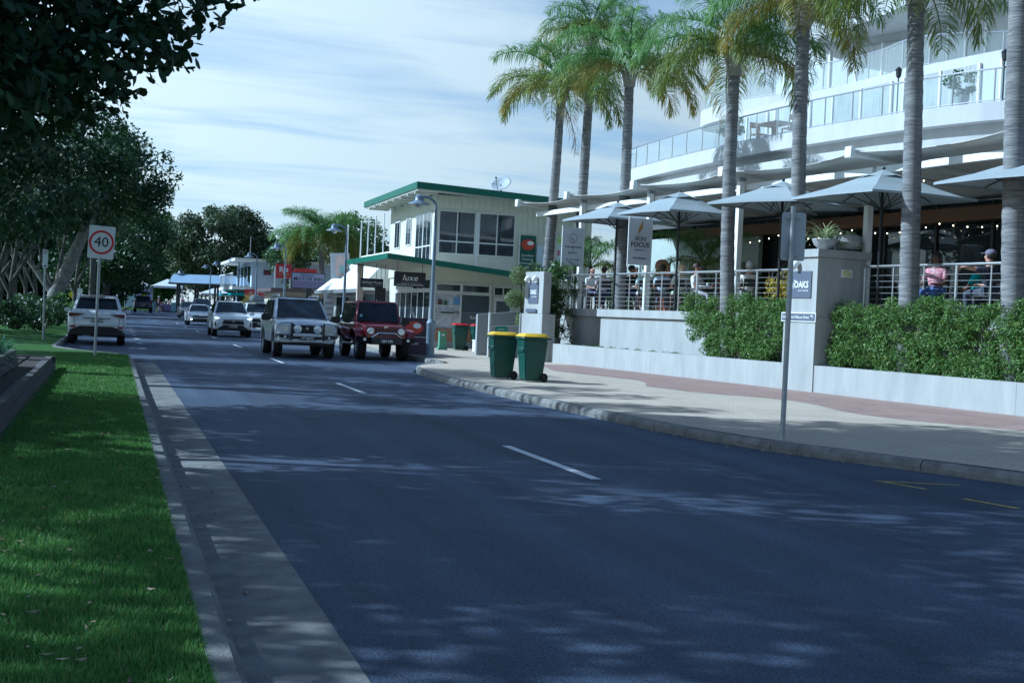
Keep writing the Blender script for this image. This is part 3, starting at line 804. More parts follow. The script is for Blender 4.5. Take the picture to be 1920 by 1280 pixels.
# ---------------------------------------------------------------- hotel building
hotel = thing('hotel_building', 'large white curved hotel with glass balconies above the terrace', 'building', W(5, 9, .1))
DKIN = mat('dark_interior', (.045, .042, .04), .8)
FRAME = mat('dark_frame', (.03, .032, .034), .4)
TIMB = mat('brown_timber', (.16, .075, .035), .6, var=.2, scale=6, stretch=(1, 8, 8))
def curve(pts, n):
    """smooth plan curve through (s,t) points"""
    out = []
    P = [pts[0]] + pts + [pts[-1]]
    for i in range(1, len(P) - 2):
        for k in range(n):
            u = k / n
            out.append(tuple(.5 * ((2 * P[i][c]) + (-P[i - 1][c] + P[i + 1][c]) * u + (2 * P[i - 1][c] - 5 * P[i][c] + 4 * P[i + 1][c] - P[i + 2][c]) * u * u + (-P[i - 1][c] + 3 * P[i][c] - 3 * P[i + 1][c] + P[i + 2][c]) * u ** 3) for c in (0, 1)))
    out.append(pts[-1]); return out
def slab(cv, back, z0, z1, name, m, off=0.0):
    mb = MB(); n = len(cv)
    fr = [(s, t + off) for s, t in cv]; bk = [(s, back) for s, t in cv]
    vs = [W(*p, z0) for p in fr] + [W(*p, z0) for p in bk] + [W(*p, z1) for p in fr] + [W(*p, z1) for p in bk]
    fs = []
    for i in range(n - 1):
        fs += [(i, i + 1, 2 * n + i + 1, 2 * n + i), (n + i, 3 * n + i, 3 * n + i + 1, n + i + 1), (i, n + i, n + i + 1, i + 1), (2 * n + i, 2 * n + i + 1, 3 * n + i + 1, 3 * n + i)]
    fs += [(0, 2 * n, 3 * n, n), (n - 1, 2 * n - 1, 4 * n - 1, 3 * n - 1)]
    return wobj(mb.add(vs, fs), name, m, hotel, smooth=True, ang=30)
C1 = curve([(-12.9, 9.9), (-12.2, 9.1), (-7.8, 8.35), (-2.5, 7.85), (2.1, 7.65), (4.8, 7.7), (6.9, 7.85), (8.7, 8.15), (10.2, 8.6), (14, 10.2), (20, 13.5)], 5)
C2 = curve([(-12.9, 14.2), (-12.6, 13.1), (-11.4, 12.4), (-9.3, 12.15), (-7.2, 12.5), (-5.0, 13.2), (-3.1, 13.55), (-1.3, 13.45), (.3, 13.1), (1.4, 13.3), (2.4, 13.9), (4.0, 15.4), (9, 19)], 5)
C3 = curve([(-9, 15.8), (-6.5, 14.6), (-3.1, 14.3), (-1.0, 13.9), (.6, 13.4), (1.8, 13.6), (4.0, 15.2), (9, 19)], 4)
slab(C1, 24, 7.36, 7.86, 'balcony_slab', HOTEL)
slab(C1, 24, 6.9, 7.358, 'recessed_band', HOTEL, .45)
slab([(s, t - .55) for s, t in C1 if s > -9], 22, 6.2, 6.898, 'lower_fascia', HOTEL, 0)
slab(C2, 30, 10.05, 10.72, 'balcony_slab', HOTEL)
slab(C3, 30, 13.2, 14.2, 'balcony_slab', HOTEL)
PANE = glassmat('balcony_glass', (.91, .945, .945), .06)
def balustrade(cv, z0, z1, step, inset=.12):
    pts = [(s, t + inset) for s, t in cv]; acc = [0]
    for a, b in zip(pts, pts[1:]): acc.append(acc[-1] + math.hypot(b[0] - a[0], b[1] - a[1]))
    def at(d):
        for i in range(len(pts) - 1):
            if d <= acc[i + 1] or i == len(pts) - 2:
                u = (d - acc[i]) / max(1e-6, acc[i + 1] - acc[i]); return (pts[i][0] + (pts[i + 1][0] - pts[i][0]) * u, pts[i][1] + (pts[i + 1][1] - pts[i][1]) * u)
    n = int(acc[-1] / step); q = [at(acc[-1] * k / n) for k in range(n + 1)]
    for k in range(n + 1):
        wobj(MB().tube([W(*q[k], z0), W(*q[k], z1)], .024, 6), 'balcony_post', STEEL, hotel)
        if k < n:
            a, b = W(*q[k], 0), W(*q[k + 1], 0); d = (b - a).normalized() * .035; nn = Vector((-d.y, d.x, 0)).normalized() * .005
            a = a + d; b = b - d; up0 = Vector((0, 0, z0 + .09)); up1 = Vector((0, 0, z1 - .05))
            wobj(MB().hull8([a - nn + up0, b - nn + up0, b + nn + up0, a + nn + up0, a - nn + up1, b - nn + up1, b + nn + up1, a + nn + up1]), 'glass_pane', PANE, hotel)
    fine = [at(acc[-1] * k / (3 * n)) for k in range(3 * n + 1)]
    wobj(MB().tube([W(*p, z1) for p in fine], .03, 6), 'handrail', STEEL, hotel)
    wobj(MB().tube([W(*p, z0 + .06) for p in fine], .02, 6), 'bottom_rail', STEEL, hotel)
balustrade(C1, 7.86, 8.76, 1.25)
balustrade(C2, 10.72, 11.74, 1.15)
# upper walls and openings
slab([(s, t + 3.4) for s, t in C1 if s > -9.6], 24, 7.862, 10.048, 'first_floor_wall', HOTEL)
slab([(s, t + 3.0) for s, t in C2 if s > -10.5], 30, 10.722, 13.198, 'second_floor_wall', HOTEL)
slab([(s, t + 2.4) for s, t in C3], 30, 14.2, 18, 'third_floor_wall', HOTEL)
slab([(-11.9, 10.0), (-8.5, 8.9), (-2.5, 8.6), (2, 8.5)], 20, .2, 6.9, 'side_wall', GREYW)
def opening(cv, off, s0, s1, z0, z1, name='glass_door', m=mat('curtained_glass', (.28, .30, .30), .12, col2=(.46, .47, .46), scale=3, stretch=(3, 3, .3))):
    def tt(s):
        for a, b in zip(cv, cv[1:]):
            if a[0] <= s <= b[0]: return a[1] + (b[1] - a[1]) * (s - a[0]) / (b[0] - a[0])
        return cv[-1][1]
    a, b = W(s0, tt(s0) + off, 0), W(s1, tt(s1) + off, 0)
    d = (b - a).normalized(); n_ = Vector((d.y, -d.x, 0)) * .03
    if n_.dot(T3) > 0: n_ = -n_
    a -= -n_ * 1.2; b -= -n_ * 1.2
    f = wobj(MB().hull8([a + Vector((0, 0, z0)), b + Vector((0, 0, z0)), b - n_ + Vector((0, 0, z0)), a - n_ + Vector((0, 0, z0)), a + Vector((0, 0, z1)), b + Vector((0, 0, z1)), b - n_ + Vector((0, 0, z1)), a - n_ + Vector((0, 0, z1))]), name, m, hotel)
    for p in (a, b, (a + b) / 2):
        wobj(MB().box((p.x + n_.x * .6, p.y + n_.y * .6, (z0 + z1) / 2), (.07, .07, z1 - z0 + .04), WROT), 'mullion', WHITE, hotel)
for s0, s1 in ((-8.5, -5.2), (-4.6, -2.2), (-.8, 2.4), (3.0, 6.2), (7, 9.4)):
    opening(C1, 3.4, s0, s1, 7.95, 9.75)
for s0, s1 in ((-9.5, -7), (-5.8, -3.4), (-2.2, .1), (1.0, 2.6)):
    opening(C2, 3.0, s0, s1, 10.8, 12.85)
# ground floor: shaded dining room
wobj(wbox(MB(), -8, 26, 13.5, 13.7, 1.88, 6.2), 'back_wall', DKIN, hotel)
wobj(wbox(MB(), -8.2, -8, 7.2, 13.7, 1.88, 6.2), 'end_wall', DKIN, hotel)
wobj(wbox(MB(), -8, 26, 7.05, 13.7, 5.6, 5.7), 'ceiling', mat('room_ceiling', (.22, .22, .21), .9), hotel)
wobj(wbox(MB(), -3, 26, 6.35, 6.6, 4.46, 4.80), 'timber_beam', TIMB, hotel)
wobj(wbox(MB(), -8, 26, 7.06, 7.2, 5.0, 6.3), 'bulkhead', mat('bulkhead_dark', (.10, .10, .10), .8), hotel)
SHOPG = glassmat('shop_glass', (.28, .34, .36), .10)
for i in range(14):
    s = -3 + i * 2.05
    wobj(wbox(MB(), s, s + .09, 7.0, 7.12, 1.88, 5.0), 'glazing_mullion', FRAME, hotel)
    if i not in (4, 9, 10): wobj(wbox(MB(), s + .10, s + 2.04, 7.05, 7.06, 1.9, 4.98), 'shop_window', SHOPG, hotel)
wtext(hotel, 'THE HAIR HUB', .30, mat('grey_ink', (.32, .33, .33), .6), W(13.4, 7.04, 3.25), S3, Z3)
wobj(wbox(MB(), 9.5, 14.6, 7.6, 7.7, 1.9, 3.6), 'counter_screen', mat('charcoal', (.035, .03, .028), .7), hotel)
wobj(wbox(MB(), -7.9, 1.6, 6.7, 6.85, 1.88, 4.6), 'pale_green_wall', mat('pale_green_wall', (.42, .48, .44), .8, var=.06, scale=2), hotel)
# pink mural disc panel inside the far bay
mu = thing('mural_panel', 'coral pink arched mural panel behind the diners', 'mural', W(-2.3, 3.6, 1.88))
cr_ = mat('coral', (.42, .15, .11), .7)
wobj(MB().prism([(-.45, 0), (.45, 0), (.45, 1.5)] + [(.45 * math.cos(a * .2617), 1.5 + .4 * math.sin(a * .2617)) for a in range(1, 12)] + [(-.45, 1.5)], W(-1.5, 5.05, 1.78), S3, Z3, .05), 'panel', cr_, mu)
wobj(MB().lathe([(.24, 0), (.24, .04)], W(-1.5, 4.98, 3.45), 20, 'Y'), 'disc', mat('pale_pink', (.62, .33, .36), .7), mu)
# balcony furniture and plants
for i, (s, t, lab) in enumerate([(12.2, 9.9, 'red-flowered shrub in pot on lower balcony at near end'), (8.3, 8.6, 'leafy green pot plant on lower balcony'), (-3.2, 8.6, 'thin tall pot plant on lower balcony beside timber chairs')]):
    r = thing('balcony_plant', lab, 'plant', W(s, t, 7.86))
    MB().lathe([(.16, 0), (.22, .35), (.2, .36)], n=14).obj('pot', STONE, r)
    leaves('foliage', lobes((0, 0, .75), (.35, .35, .35), 10, .2, i), 700, .10, leafmat('balcony_leaf', (.03, .08, .03), (.08, .15, .05), .3, .5) if i else leafmat('red_leaf', (.20, .03, .03), (.10, .13, .05), .3, .5), r, i)
WOOD = mat('teak', (.22, .11, .055), .6, var=.2, scale=7)
def chair(name, label, loc, rz, m, group):
    r = thing(name, label, 'chair', loc, rz, group)
    MB().box((0, 0, .45), (.44, .44, .035)).obj('seat', m, r, bevel=.008)
    for x in (-.19, .19):
        for y in (-.19, .19):
            MB().box((x, y, .216), (.035, .035, .43)).obj('leg', m, r)
        MB().box((x, -.2, .68), (.035, .035, .42), rx=R(8)).obj('back_post', m, r)
    MB().box((0, -.225, .80), (.40, .025, .2), rx=R(8)).obj('backrest', m, r)
    return r
bt = thing('balcony_table', 'timber table on lower balcony beside two timber chairs', 'table', W(-1.2, 9.0, 7.86), WROT)
MB().box((0, 0, .72), (1.3, .8, .05)).obj('table_top', WOOD, bt)
for x in (-.55, .55):
    for y in (-.32, .32): MB().box((x, y, .35), (.07, .07, .69)).obj('leg', WOOD, bt)
chair('balcony_chair', 'timber chair on lower balcony at the timber table', W(-2.1, 8.95, 7.86), WROT - R(90), WOOD, 'timber balcony chairs')
chair('balcony_chair', 'timber chair on lower balcony at the timber table', W(-.2, 8.95, 7.86), WROT + R(90), WOOD, 'timber balcony chairs')
for s, t, lab in ((9.9, 8.55, 'small black lantern on the lower balcony rail at near end'), (6.4, 7.95, 'small black lantern on the lower balcony rail at the middle')):
    r = thing('balcony_lantern', lab, 'lantern', W(s, t, 7.86), WROT)
    MB().tube([(0, 0, 0), (0, 0, 1.05)], .02, 6).obj('stem', DARK, r)
    MB().lathe([(.03, 1.05), (.07, 1.1), (.09, 1.28), (.11, 1.29), (.02, 1.38)], n=8).obj('lantern_head', DARK, r)
# ================================================================ shops along the street
X3 = Vector((1, 0, 0)); Y3 = Vector((0, 1, 0))
WFRAME = mat('white_window_frame', (.66, .67, .66), .5)
SOFFIT = mat('soffit_white', (.58, .58, .52), .8, var=.05, scale=2)
def windowed(root, x0, x1, y, z0, z1, cols, rows, glass=GLASSD, fr=.055, name='window'):
    """window in a wall that faces -Y"""
    f = MB().bx(x0, x1, y - .03, y, z0, z1).obj(name, WFRAME, root)
    cw = (x1 - x0 - fr) / cols
    zs = [z0 + fr] + [z0 + (z1 - z0) * r for r in rows] + [z1]
    for c in range(cols):
        for a, b in zip(zs, zs[1:]):
            MB().bx(x0 + fr + c * cw, x0 + (c + 1) * cw, y - .034, y - .031, a, b - fr).obj('pane', glass, f)
def windowx(root, y0, y1, x, z0, z1, cols, rows, glass=GLASSD, fr=.055, name='window'):
    f = MB().bx(x - .03, x, y0, y1, z0, z1).obj(name, WFRAME, root)
    cw = (y1 - y0 - fr) / cols
    zs = [z0 + fr] + [z0 + (z1 - z0) * r for r in rows] + [z1]
    for c in range(cols):
        for a, b in zip(zs, zs[1:]):
            MB().bx(x - .034, x - .031, y0 + fr + c * cw, y0 + (c + 1) * cw, a, b - fr).obj('pane', glass, f)
lx = thing('green_roof_shop', 'two-storey cream shop with green skillion roof and green street canopy', 'building', (0, 0, 0))
MB().bx(12.3, 19, 51.5, 60.5, 3.1, 6.32).obj('upper_wall', CREAM, lx)
MB().bx(12.36, 19, 51.56, 60.4, .1, 3.1).obj('ground_floor_wall', CREAM, lx)
zr = lambda x: 6.66 - .04 * (x - 11.3)
rf = MB().hull8([(11.3, 50.6, zr(11.3) - .24), (19.4, 50.6, zr(19.4) - .24), (19.4, 62, zr(19.4) - .24), (11.3, 62, zr(11.3) - .24), (11.3, 50.6, zr(11.3)), (19.4, 50.6, zr(19.4)), (19.4, 62, zr(19.4)), (11.3, 62, zr(11.3))]).obj('roof', mat('roof_sheet', (.45, .46, .44), .6), lx)
MB().hull8([(11.27, 50.57, zr(11.3) - .23), (19.43, 50.57, zr(19.4) - .23), (19.43, 50.598, zr(19.4) - .23), (11.27, 50.598, zr(11.3) - .23), (11.27, 50.57, zr(11.3) + .03), (19.43, 50.57, zr(19.4) + .03), (19.43, 50.598, zr(19.4) + .03), (11.27, 50.598, zr(11.3) + .03)]).obj('front_fascia', DKGREEN, rf)
MB().bx(11.27, 11.298, 50.6, 62, zr(11.3) - .23, zr(11.3) + .03).obj('side_fascia', DKGREEN, rf)
MB().bx(11.33, 12.28, 50.65, 61.9, zr(11.3) - .30, zr(11.3) - .245).obj('soffit', SOFFIT, rf)
for k in range(8):
    MB().bx(11.34, 12.28, 51.2 + k * 1.4, 51.3 + k * 1.4, zr(11.3) - .40, zr(11.3) - .302).obj('rafter', SOFFIT, rf)
for k in range(26):
    x = 12.33 + k * .255
    MB().bx(x, x + .24, 51.478, 51.498, 5.80, 6.31).obj('cladding_board', CREAM, lx)
for k in range(13):
    x = 15.95 + k * .235
    MB().bx(x, x + .22, 51.478, 51.498, 3.45, 5.785).obj('cladding_board', CREAM, lx)
windowed(lx, 12.42, 13.98, 51.49, 3.95, 5.72, 2, (.31,))
windowed(lx, 14.1, 15.66, 51.49, 3.95, 5.72, 2, (.31,))
MB().bx(13.985, 14.095, 51.44, 51.495, 3.2, 5.75).obj('window_mullion', WFRAME, lx)
windowx(lx, 52.1, 53.5, 12.29, 3.55, 5.70, 2, (.36,)); windowx(lx, 53.55, 54.9, 12.29, 3.55, 5.70, 2, (.36,))
windowx(lx, 55.9, 56.9, 12.29, 4.45, 5.66, 2, ()); windowx(lx, 58.2, 59.3, 12.29, 4.4, 5.64, 2, ())
# canopy
zc = lambda x: 3.76 - .088 * (x - 10.05)
cn_ = MB()
def can(x0, x1, y0, y1, dz0, dz1, mb): return mb.hull8([(x0, y0, zc(x0) + dz0), (x1, y0, zc(x1) + dz0), (x1, y1, zc(x1) + dz0), (x0, y1, zc(x0) + dz0), (x0, y0, zc(x0) + dz1), (x1, y0, zc(x1) + dz1), (x1, y1, zc(x1) + dz1), (x0, y1, zc(x0) + dz1)])
can(10.08, 12.28, 49.8, 59, -.10, -.02, cn_); can(12.28, 16.3, 49.8, 51.46, -.10, -.02, cn_)
cno = cn_.obj('canopy', SOFFIT, lx)
can(10.05, 16.32, 49.76, 49.79, -.2, .02, MB()).obj('canopy_fascia', DKGREEN, cno)
can(10.05, 10.078, 49.79, 59, -.2, .02, MB()).obj('canopy_fascia', DKGREEN, cno)
for k in range(7): can(10.1, 12.26, 50.4 + 1.35 * k, 50.48 + 1.35 * k, -.17, -.102, MB()).obj('canopy_beam', SOFFIT, cno)
# ground floor
shopg = glassmat('luxe_glass', (.45, .52, .54), .10)
windowed(lx, 12.42, 13.5, 51.54, 2.42, 2.78, 1, ()); windowed(lx, 13.52, 14.72, 51.54, 2.42, 2.78, 1, ()); windowed(lx, 14.86, 15.7, 51.54, 2.35, 2.75, 2, ())
MB().bx(12.42, 14.72, 51.48, 51.55, 2.35, 2.41).obj('transom', WFRAME, lx)
GOODS = mat('shop_display', (.30, .32, .40), .8, col2=(.62, .62, .66), scale=6)
MB().bx(12.42, 13.5, 51.538, 51.552, .95, 2.34).obj('display_back', GOODS, lx)
for k, (x, z, w_, h_, cc) in enumerate([(12.55, 2.0, .18, .22, (.10, .06, .05)), (12.8, 1.98, .14, .2, (.05, .12, .07)), (13.0, 2.02, .16, .28, (.5, .55, .62)), (13.22, 2.04, .26, .3, (.16, .30, .58)), (12.7, 1.62, .5, .1, (.06, .10, .05)), (13.2, 1.64, .3, .13, (.25, .2, .2))]):
    MB().bx(x, x + w_, 51.50, 51.535, z - .1, z - .1 + h_).obj('display_item', mat('item%d' % k, cc, .7), lx)
for z in (1.86, 1.52, 1.4): MB().bx(12.44, 13.48, 51.49, 51.536, z, z + .03).obj('shelf', WFRAME, lx)
for x in (12.40, 13.5, 14.74, 15.72): MB().bx(x - .03, x + .03, 51.46, 51.55, .3, 2.8).obj('window_post', WFRAME, lx)
MB().bx(13.54, 14.7, 51.545, 51.555, .4, 2.34).obj('striped_window', mat('tinted_glass', (.06, .075, .095), .15), lx)
for k in range(11):
    MB().box((14.12, 51.54, .78 + k * .085), (1.12, .006, .014), ry=R(-3)).obj('blind_slat', mat('slat_white', (.45, .47, .5), .6), lx)
text(lx, 'luxe', .22, WINK, (14.1, 51.53, 1.45), X3, Z3)
MB().bx(14.9, 15.68, 51.5, 51.55, .2, 2.3).obj('door', WFRAME, lx)
MB().bx(15.0, 15.58, 51.49, 51.499, .5, 2.15).obj('door_glass', mat('tinted_glass2', (.10, .115, .14), .1), lx)
MB().bx(12.42, 14.72, 51.47, 51.55, .42, .93).obj('brick_dado', mat('dado_brick', (.22, .10, .06), .8, col2=(.40, .24, .15), scale=7, stretch=(1, 1, 9)), lx)
MB().bx(12.42, 14.72, 51.44, 51.55, .1, .418).obj('plinth', GREYW, lx)
for k in range(6):
    y = 52.0 + k * 1.15
    windowx(lx, y, y + 1.1, 12.35, .25, 2.45, 1, (), GLASSD); windowx(lx, y, y + 1.1, 12.35, 2.5, 2.95, 1, (), GLASSD)
MB().bx(10.5, 10.75, 58.5, 58.75, .14, zc(10.6) - .11).obj('canopy_pier', mat('beige_pier', (.50, .42, .36), .8), lx)
# upper wall signs
gs = thing('green_shop_sign', 'dark green vertical sign with red oval logo on the cream shop', 'sign', (16.2, 51.4, 3.4))
SGREEN = mat('sign_green', (.02, .09, .06), .6)
MB().bx(-.34, .34, -.04, .03, .06, 1.5).obj('board', SGREEN, gs)
MB().bx(-.37, -.342, -.05, .04, .04, 1.52).obj('edge_trim', WHITE, gs)
RED = mat('logo_red', (.46, .06, .03), .6)
def oval(root, cx, cz, rx_, rz_, y, m, name): MB().prism([(rx_ * math.cos(a * .2618), rz_ * math.sin(a * .2618)) for a in range(24)], (cx, y, cz), X3, Z3, .004).obj(name, m, root)
oval(gs, 0, 1.12, .30, .235, -.041, INK, 'logo_ring'); oval(gs, 0, 1.12, .285, .22, -.047, RED, 'logo_oval'); oval(gs, .10, 1.19, .14, .085, -.053, WINK, 'logo_light')
for k, (tx, z) in enumerate((('Jewellery', .68), ('Clothing', .52), ('Homewares', .36), ('gifts', .20))): text(gs, tx, .14, WINK, (0, -.04, z), X3, Z3)
ws = thing('wall_banner', 'white wall banner with red and blue lettering behind the palm trunk', 'sign', (17.5, 51.4, 3.2))
MB().bx(-.9, 1.0, -.01, .04, 0, 1.35).obj('board', mat('banner_white', (.58, .66, .74), .7), ws)
text(ws, 'at the P', .34, mat('navy_ink', (.06, .08, .18), .6), (.25, -.01, .72), X3, Z3, align='CENTER')
text(ws, 'Hills', .42, mat('red_ink', (.50, .04, .10), .6), (-.25, -.01, 1.1), X3, Z3, bold=.006)
MB().bx(-.85, .95, -.014, -.011, .02, .3).obj('blue_stripe', mat('blue_ink', (.03, .06, .35), .6), ws)
# hanging signs
SBLACK = mat('sign_black', (.018, .019, .028), .5)
def hang(name, label, x0, x1, y, z0, z1, lines):
    r = thing(name, label, 'sign', ((x0 + x1) / 2, y, z0)); w_ = (x1 - x0) / 2
    MB().bx(-w_, w_, -.03, .03, 0, z1 - z0).obj('board', SBLACK, r)
    zt = zc(min(16, max(10.1, (x0 + x1) / 2))) - .1
    for x in (-w_ * .8, w_ * .8):
        if zt > z1: MB().tube([(x, 0, z1 - z0), (x, 0, zt - z0)], .01, 6).obj('hanger', DARK, r)
    for tx, sz, dx, dz, sh, xs in lines: text(r, tx, sz, WINK, (dx, -.03, dz), X3, Z3, shear=sh, xs=xs)
    return r
hg = hang('luxe_sign', 'black hanging sign lettered luxe clothing and homewares under canopy', 10.6, 11.87, 51.0, 2.55, 3.13, [('luxe', .34, 0, .34, .25, 1.1), ('CLOTHING & HOMEWARES', .085, 0, .07, 0, 1.05)])
MB().bx(-.35, .45, -.034, -.031, .145, .152).obj('underline', WINK, hg)
hg = hang('script_sign', 'black hanging sign with white script name under the canopy', 10.17, 11.17, 56, 2.53, 2.92, [('Ashleigh Manley', .16, 0, .22, .3, .85), ('HAIR', .05, 0, .05, 0, 1)])
MB().bx(-.4, .4, -.034, -.031, .1, .106).obj('underline', WINK, hg)
hang('luxe_upright_sign', 'tall black upright sign lettered luxe near the white awning shop', 10.62, 11.09, 55, 1.35, 2.52, [('luxe', .24, 0, .56, .25, 1)])
# satellite dish
ds = thing('satellite_dish', 'grey satellite dish on the green-roofed shop', 'dish', (16, 55, zr(16)))
bm_ = MB(); c_ = Vector((0, 0, .78)); nn = Vector((-.55, -.55, .62)).normalized(); u_ = nn.cross(Z3).normalized(); v_ = u_.cross(nn)
rowsd = []
for i in range(6):
    rr = .5 * i / 5; rowsd.append([c_ + u_ * rr * math.cos(a * .2856) + v_ * rr * .85 * math.sin(a * .2856) + nn * (.30 * (rr / .5) ** 2 * .4) for a in range(23)])
d_ = bm_.sheet(rowsd).obj('reflector', mat('dish_mesh', (.34, .37, .39), .6), ds, smooth=True); d_.modifiers.new('s', 'SOLIDIFY').thickness = .02
MB().tube([(0, 0, 0), (0, 0, .6), c_], .03, 6).obj('mast', DARK, ds)
MB().tube([(.75, .2, -.02), (0, 0, .55)], .018, 5).obj('brace', DARK, ds); MB().tube([(.55, -.35, -.02), (0, 0, .55)], .018, 5).obj('brace', DARK, ds)
e_ = c_ + nn * .55 - v_ * .1
MB().tube([c_ - v_ * .42, e_], .014, 5).ball(e_, .05, 8, 5).obj('feed_arm', DARK, ds)
# ---- white awning shop
wsx = thing('white_roof_shop', 'small white shop with steep white street-side roof beyond the canopy', 'building', (0, 0, 0))
MB().bx(11.7, 18, 60.7, 73, .1, 2.6).obj('wall', WALLP, wsx)
MB().hull8([(10.9, 60.6, 2.50), (14.5, 60.6, 2.50), (14.5, 74.0, 2.50), (10.9, 74.0, 2.50), (12.75, 60.9, 4.45), (14.4, 60.9, 4.45), (14.4, 70.0, 4.45), (12.75, 70.0, 4.45)]).obj('roof', mat('white_roof', (.80, .80, .77), .6), wsx)
MB().bx(10.85, 10.898, 60.6, 74.0, 2.36, 2.54).obj('gutter', GALV, wsx)
for k in range(4): windowx(wsx, 61.5 + k * 2.6, 63.4 + k * 2.6, 11.69, .9, 2.25, 2, ())
MB().bx(11.2, 11.69, 60.62, 60.69, .9, 2.3).obj('side_window', GLASSD, wsx)
bb = thing('roof_billboard', 'faded pictorial billboard standing on the white shop roof', 'sign', (11.5, 69.5, 2.9))
MB().box((0, 0, .95), (1.0, .06, 1.35), ry=R(-4)).obj('board', mat('billboard_grey', (.38, .40, .42), .7), bb)
MB().box((.08, -.035, .98), (.68, .01, 1.1), ry=R(-4)).obj('picture', mat('faded_print', (.45, .28, .22), .7, col2=(.52, .45, .42), scale=3), bb)
MB().box((.12, -.045, .78), (.34, .01, .42), ry=R(-4)).obj('picture_block', mat('teal_print', (.25, .38, .36), .7), bb)
MB().tube([(.2, .05, 0), (.2, .05, .4)], .03, 6).obj('strut', GALV, bb)
cs = thing('menu_column', 'upright white column sign with dark lettering beside white shop door', 'sign', (11.0, 69.6, .14))
MB().bx(-.27, .27, -.05, .05, 0, 2.2).obj('board', WHITE, cs)
for k, tx in enumerate(('THE', 'ISLAND', 'COFFEE', 'ISLAND', 'JUICE', 'CAKE')): text(cs, tx, .16, mat('plum_ink', (.10, .06, .16), .6), (0, -.05, 2.0 - k * .3), X3, Z3, xs=.8)
for k, (x, y, zt) in enumerate([(12.0, 70.4, 6.05), (12.72, 70.4, 6.3), (13.1, 70.4, 6.47), (13.5, 70.4, 6.65), (13.95, 70.4, 6.8)]):
    f = thing('flagpole', 'slim bare white flagpole behind the white shop roof', 'flagpole', (x, y, .1), 0, 'row of bare flagpoles')
    MB().tube([(0, 0, 0), (0, 0, zt - .1)], [.045, .03], 8).obj('pole', WHITE, f); MB().ball((0, 0, zt - .08), .05, 8, 5).obj('finial', WHITE, f)
# ---- motel sign, beige shop, RJs building
ms = thing('motel_sign', 'lilac motor inn sign with dark frame on a dark pole', 'sign', (11.6, 82, .1))
MB().bx(-1.05, 1.05, -.08, .08, 2.62, 3.64).obj('frame', DARK, ms)
MB().bx(-1.0, 1.0, -.09, -.081, 3.08, 3.58).obj('upper_panel', mat('lilac', (.34, .35, .52), .6), ms); MB().bx(-1.0, 1.0, -.09, -.081, 2.67, 3.07).obj('lower_panel', mat('purple_grey', (.20, .18, .32), .6), ms)
text(ms, 'Peninsula', .22, INK, (-.1, -.09, 3.47), X3, Z3, shear=.25); text(ms, 'MOTOR INN', .32, INK, (0, -.09, 3.22), X3, Z3, bold=.004)
MB().bx(-.1, .25, -.06, .06, 0, 2.62).obj('pole', DARK, ms)
rs = thing('red_blue_sign', 'small red and blue rooftop sign behind the motor inn sign', 'sign', (12.3, 88, 2.8))
MB().bx(-.8, .7, -.05, .05, .75, 1.35).obj('board', mat('sign_red', (.42, .03, .03), .6), rs); MB().bx(-.75, .3, -.06, -.051, .8, 1.1).obj('blue_panel', mat('sign_blue', (.08, .11, .25), .6), rs)
MB().tube([(0, 0, 0), (0, 0, .75)], .04, 6).obj('strut', DARK, rs)
bs = thing('beige_shop', 'low beige flat-roofed shop behind the motor inn sign', 'building', (0, 0, 0))
MB().bx(10.6, 17, 88.5, 97, .1, 2.55).obj('wall', mat('beige_wall', (.50, .47, .38), .8), bs); MB().bx(10.0, 17.2, 87.9, 97.2, 2.552, 2.78).obj('roof', mat('brown_fascia', (.10, .07, .07), .7), bs)
MB().bx(11, 14, 88.44, 88.49, .5, 1.9).obj('window', GLASSD, bs); MB().bx(10.2, 15, 88.2, 88.4, 1.9, 2.2).obj('awning', DARK, bs)
rj = thing('blue_grey_building', 'two-storey pale blue-grey building with balcony beyond the motor inn sign', 'building', (0, 0, 0))
BG = mat('pale_blue_grey', (.48, .57, .70), .8, var=.04, scale=1)
MB().bx(10.4, 17, 105, 118, .2, 5.0).obj('wall', BG, rj)
MB().bx(9.0, 17.3, 104.4, 118.5, 5.002, 5.22).obj('roof', WHITE, rj)
MB().bx(8.9, 10.39, 104.8, 118, 2.75, 3.0).obj('balcony_floor', WHITE, rj)
for k in range(12): MB().bx(8.92, 8.96, 105 + k * 1.1, 105.06 + k * 1.1, 3.0, 4.0).obj('baluster', WHITE, rj)
MB().bx(8.9, 8.98, 104.9, 118, 4.0, 4.07).obj('handrail', WHITE, rj)
for k in range(4): MB().bx(10.36, 10.39, 106 + k * 3, 108 + k * 3, 3.05, 4.7).obj('window', GLASSD, rj)
MB().bx(10.36, 10.395, 105.6, 117, .6, 2.5).obj('shopfront', GLASSD, rj)
MB().bx(11.3, 11.9, 104.96, 104.99, 4.0, 4.4).obj('side_window', GLASSD, rj)
MB().bx(8.8, 10.3, 104.6, 117, 2.3, 2.45).obj('teal_awning', mat('teal', (.03, .28, .30), .7), rj)
MB().tube([(10.7, 110, 5.2), (10.7, 110, 7.2)], .03, 5).obj('aerial', GALV, rj)
rjs = thing('red_cafe_sign', 'red square cafe sign lettered in white on a white pole', 'sign', (12.3, 98, .1))
MB().bx(-.85, .3, -.05, .05, 3.55, 4.6).obj('board', mat('cafe_red', (.50, .035, .05), .6), rjs)
MB().bx(.31, .9, -.04, .04, 3.5, 4.2).obj('side_board', mat('cafe_red', (.50, .035, .05), .6), rjs)
text(rjs, 'RJs', .55, WINK, (-.28, -.05, 4.2), X3, Z3, bold=.02); text(rjs, 'bar & cafe', .2, mat('lime', (.55, .55, .12), .6), (-.25, -.05, 3.85), X3, Z3); text(rjs, 'open 7 days', .15, WINK, (.2, -.05, 3.62), X3, Z3)
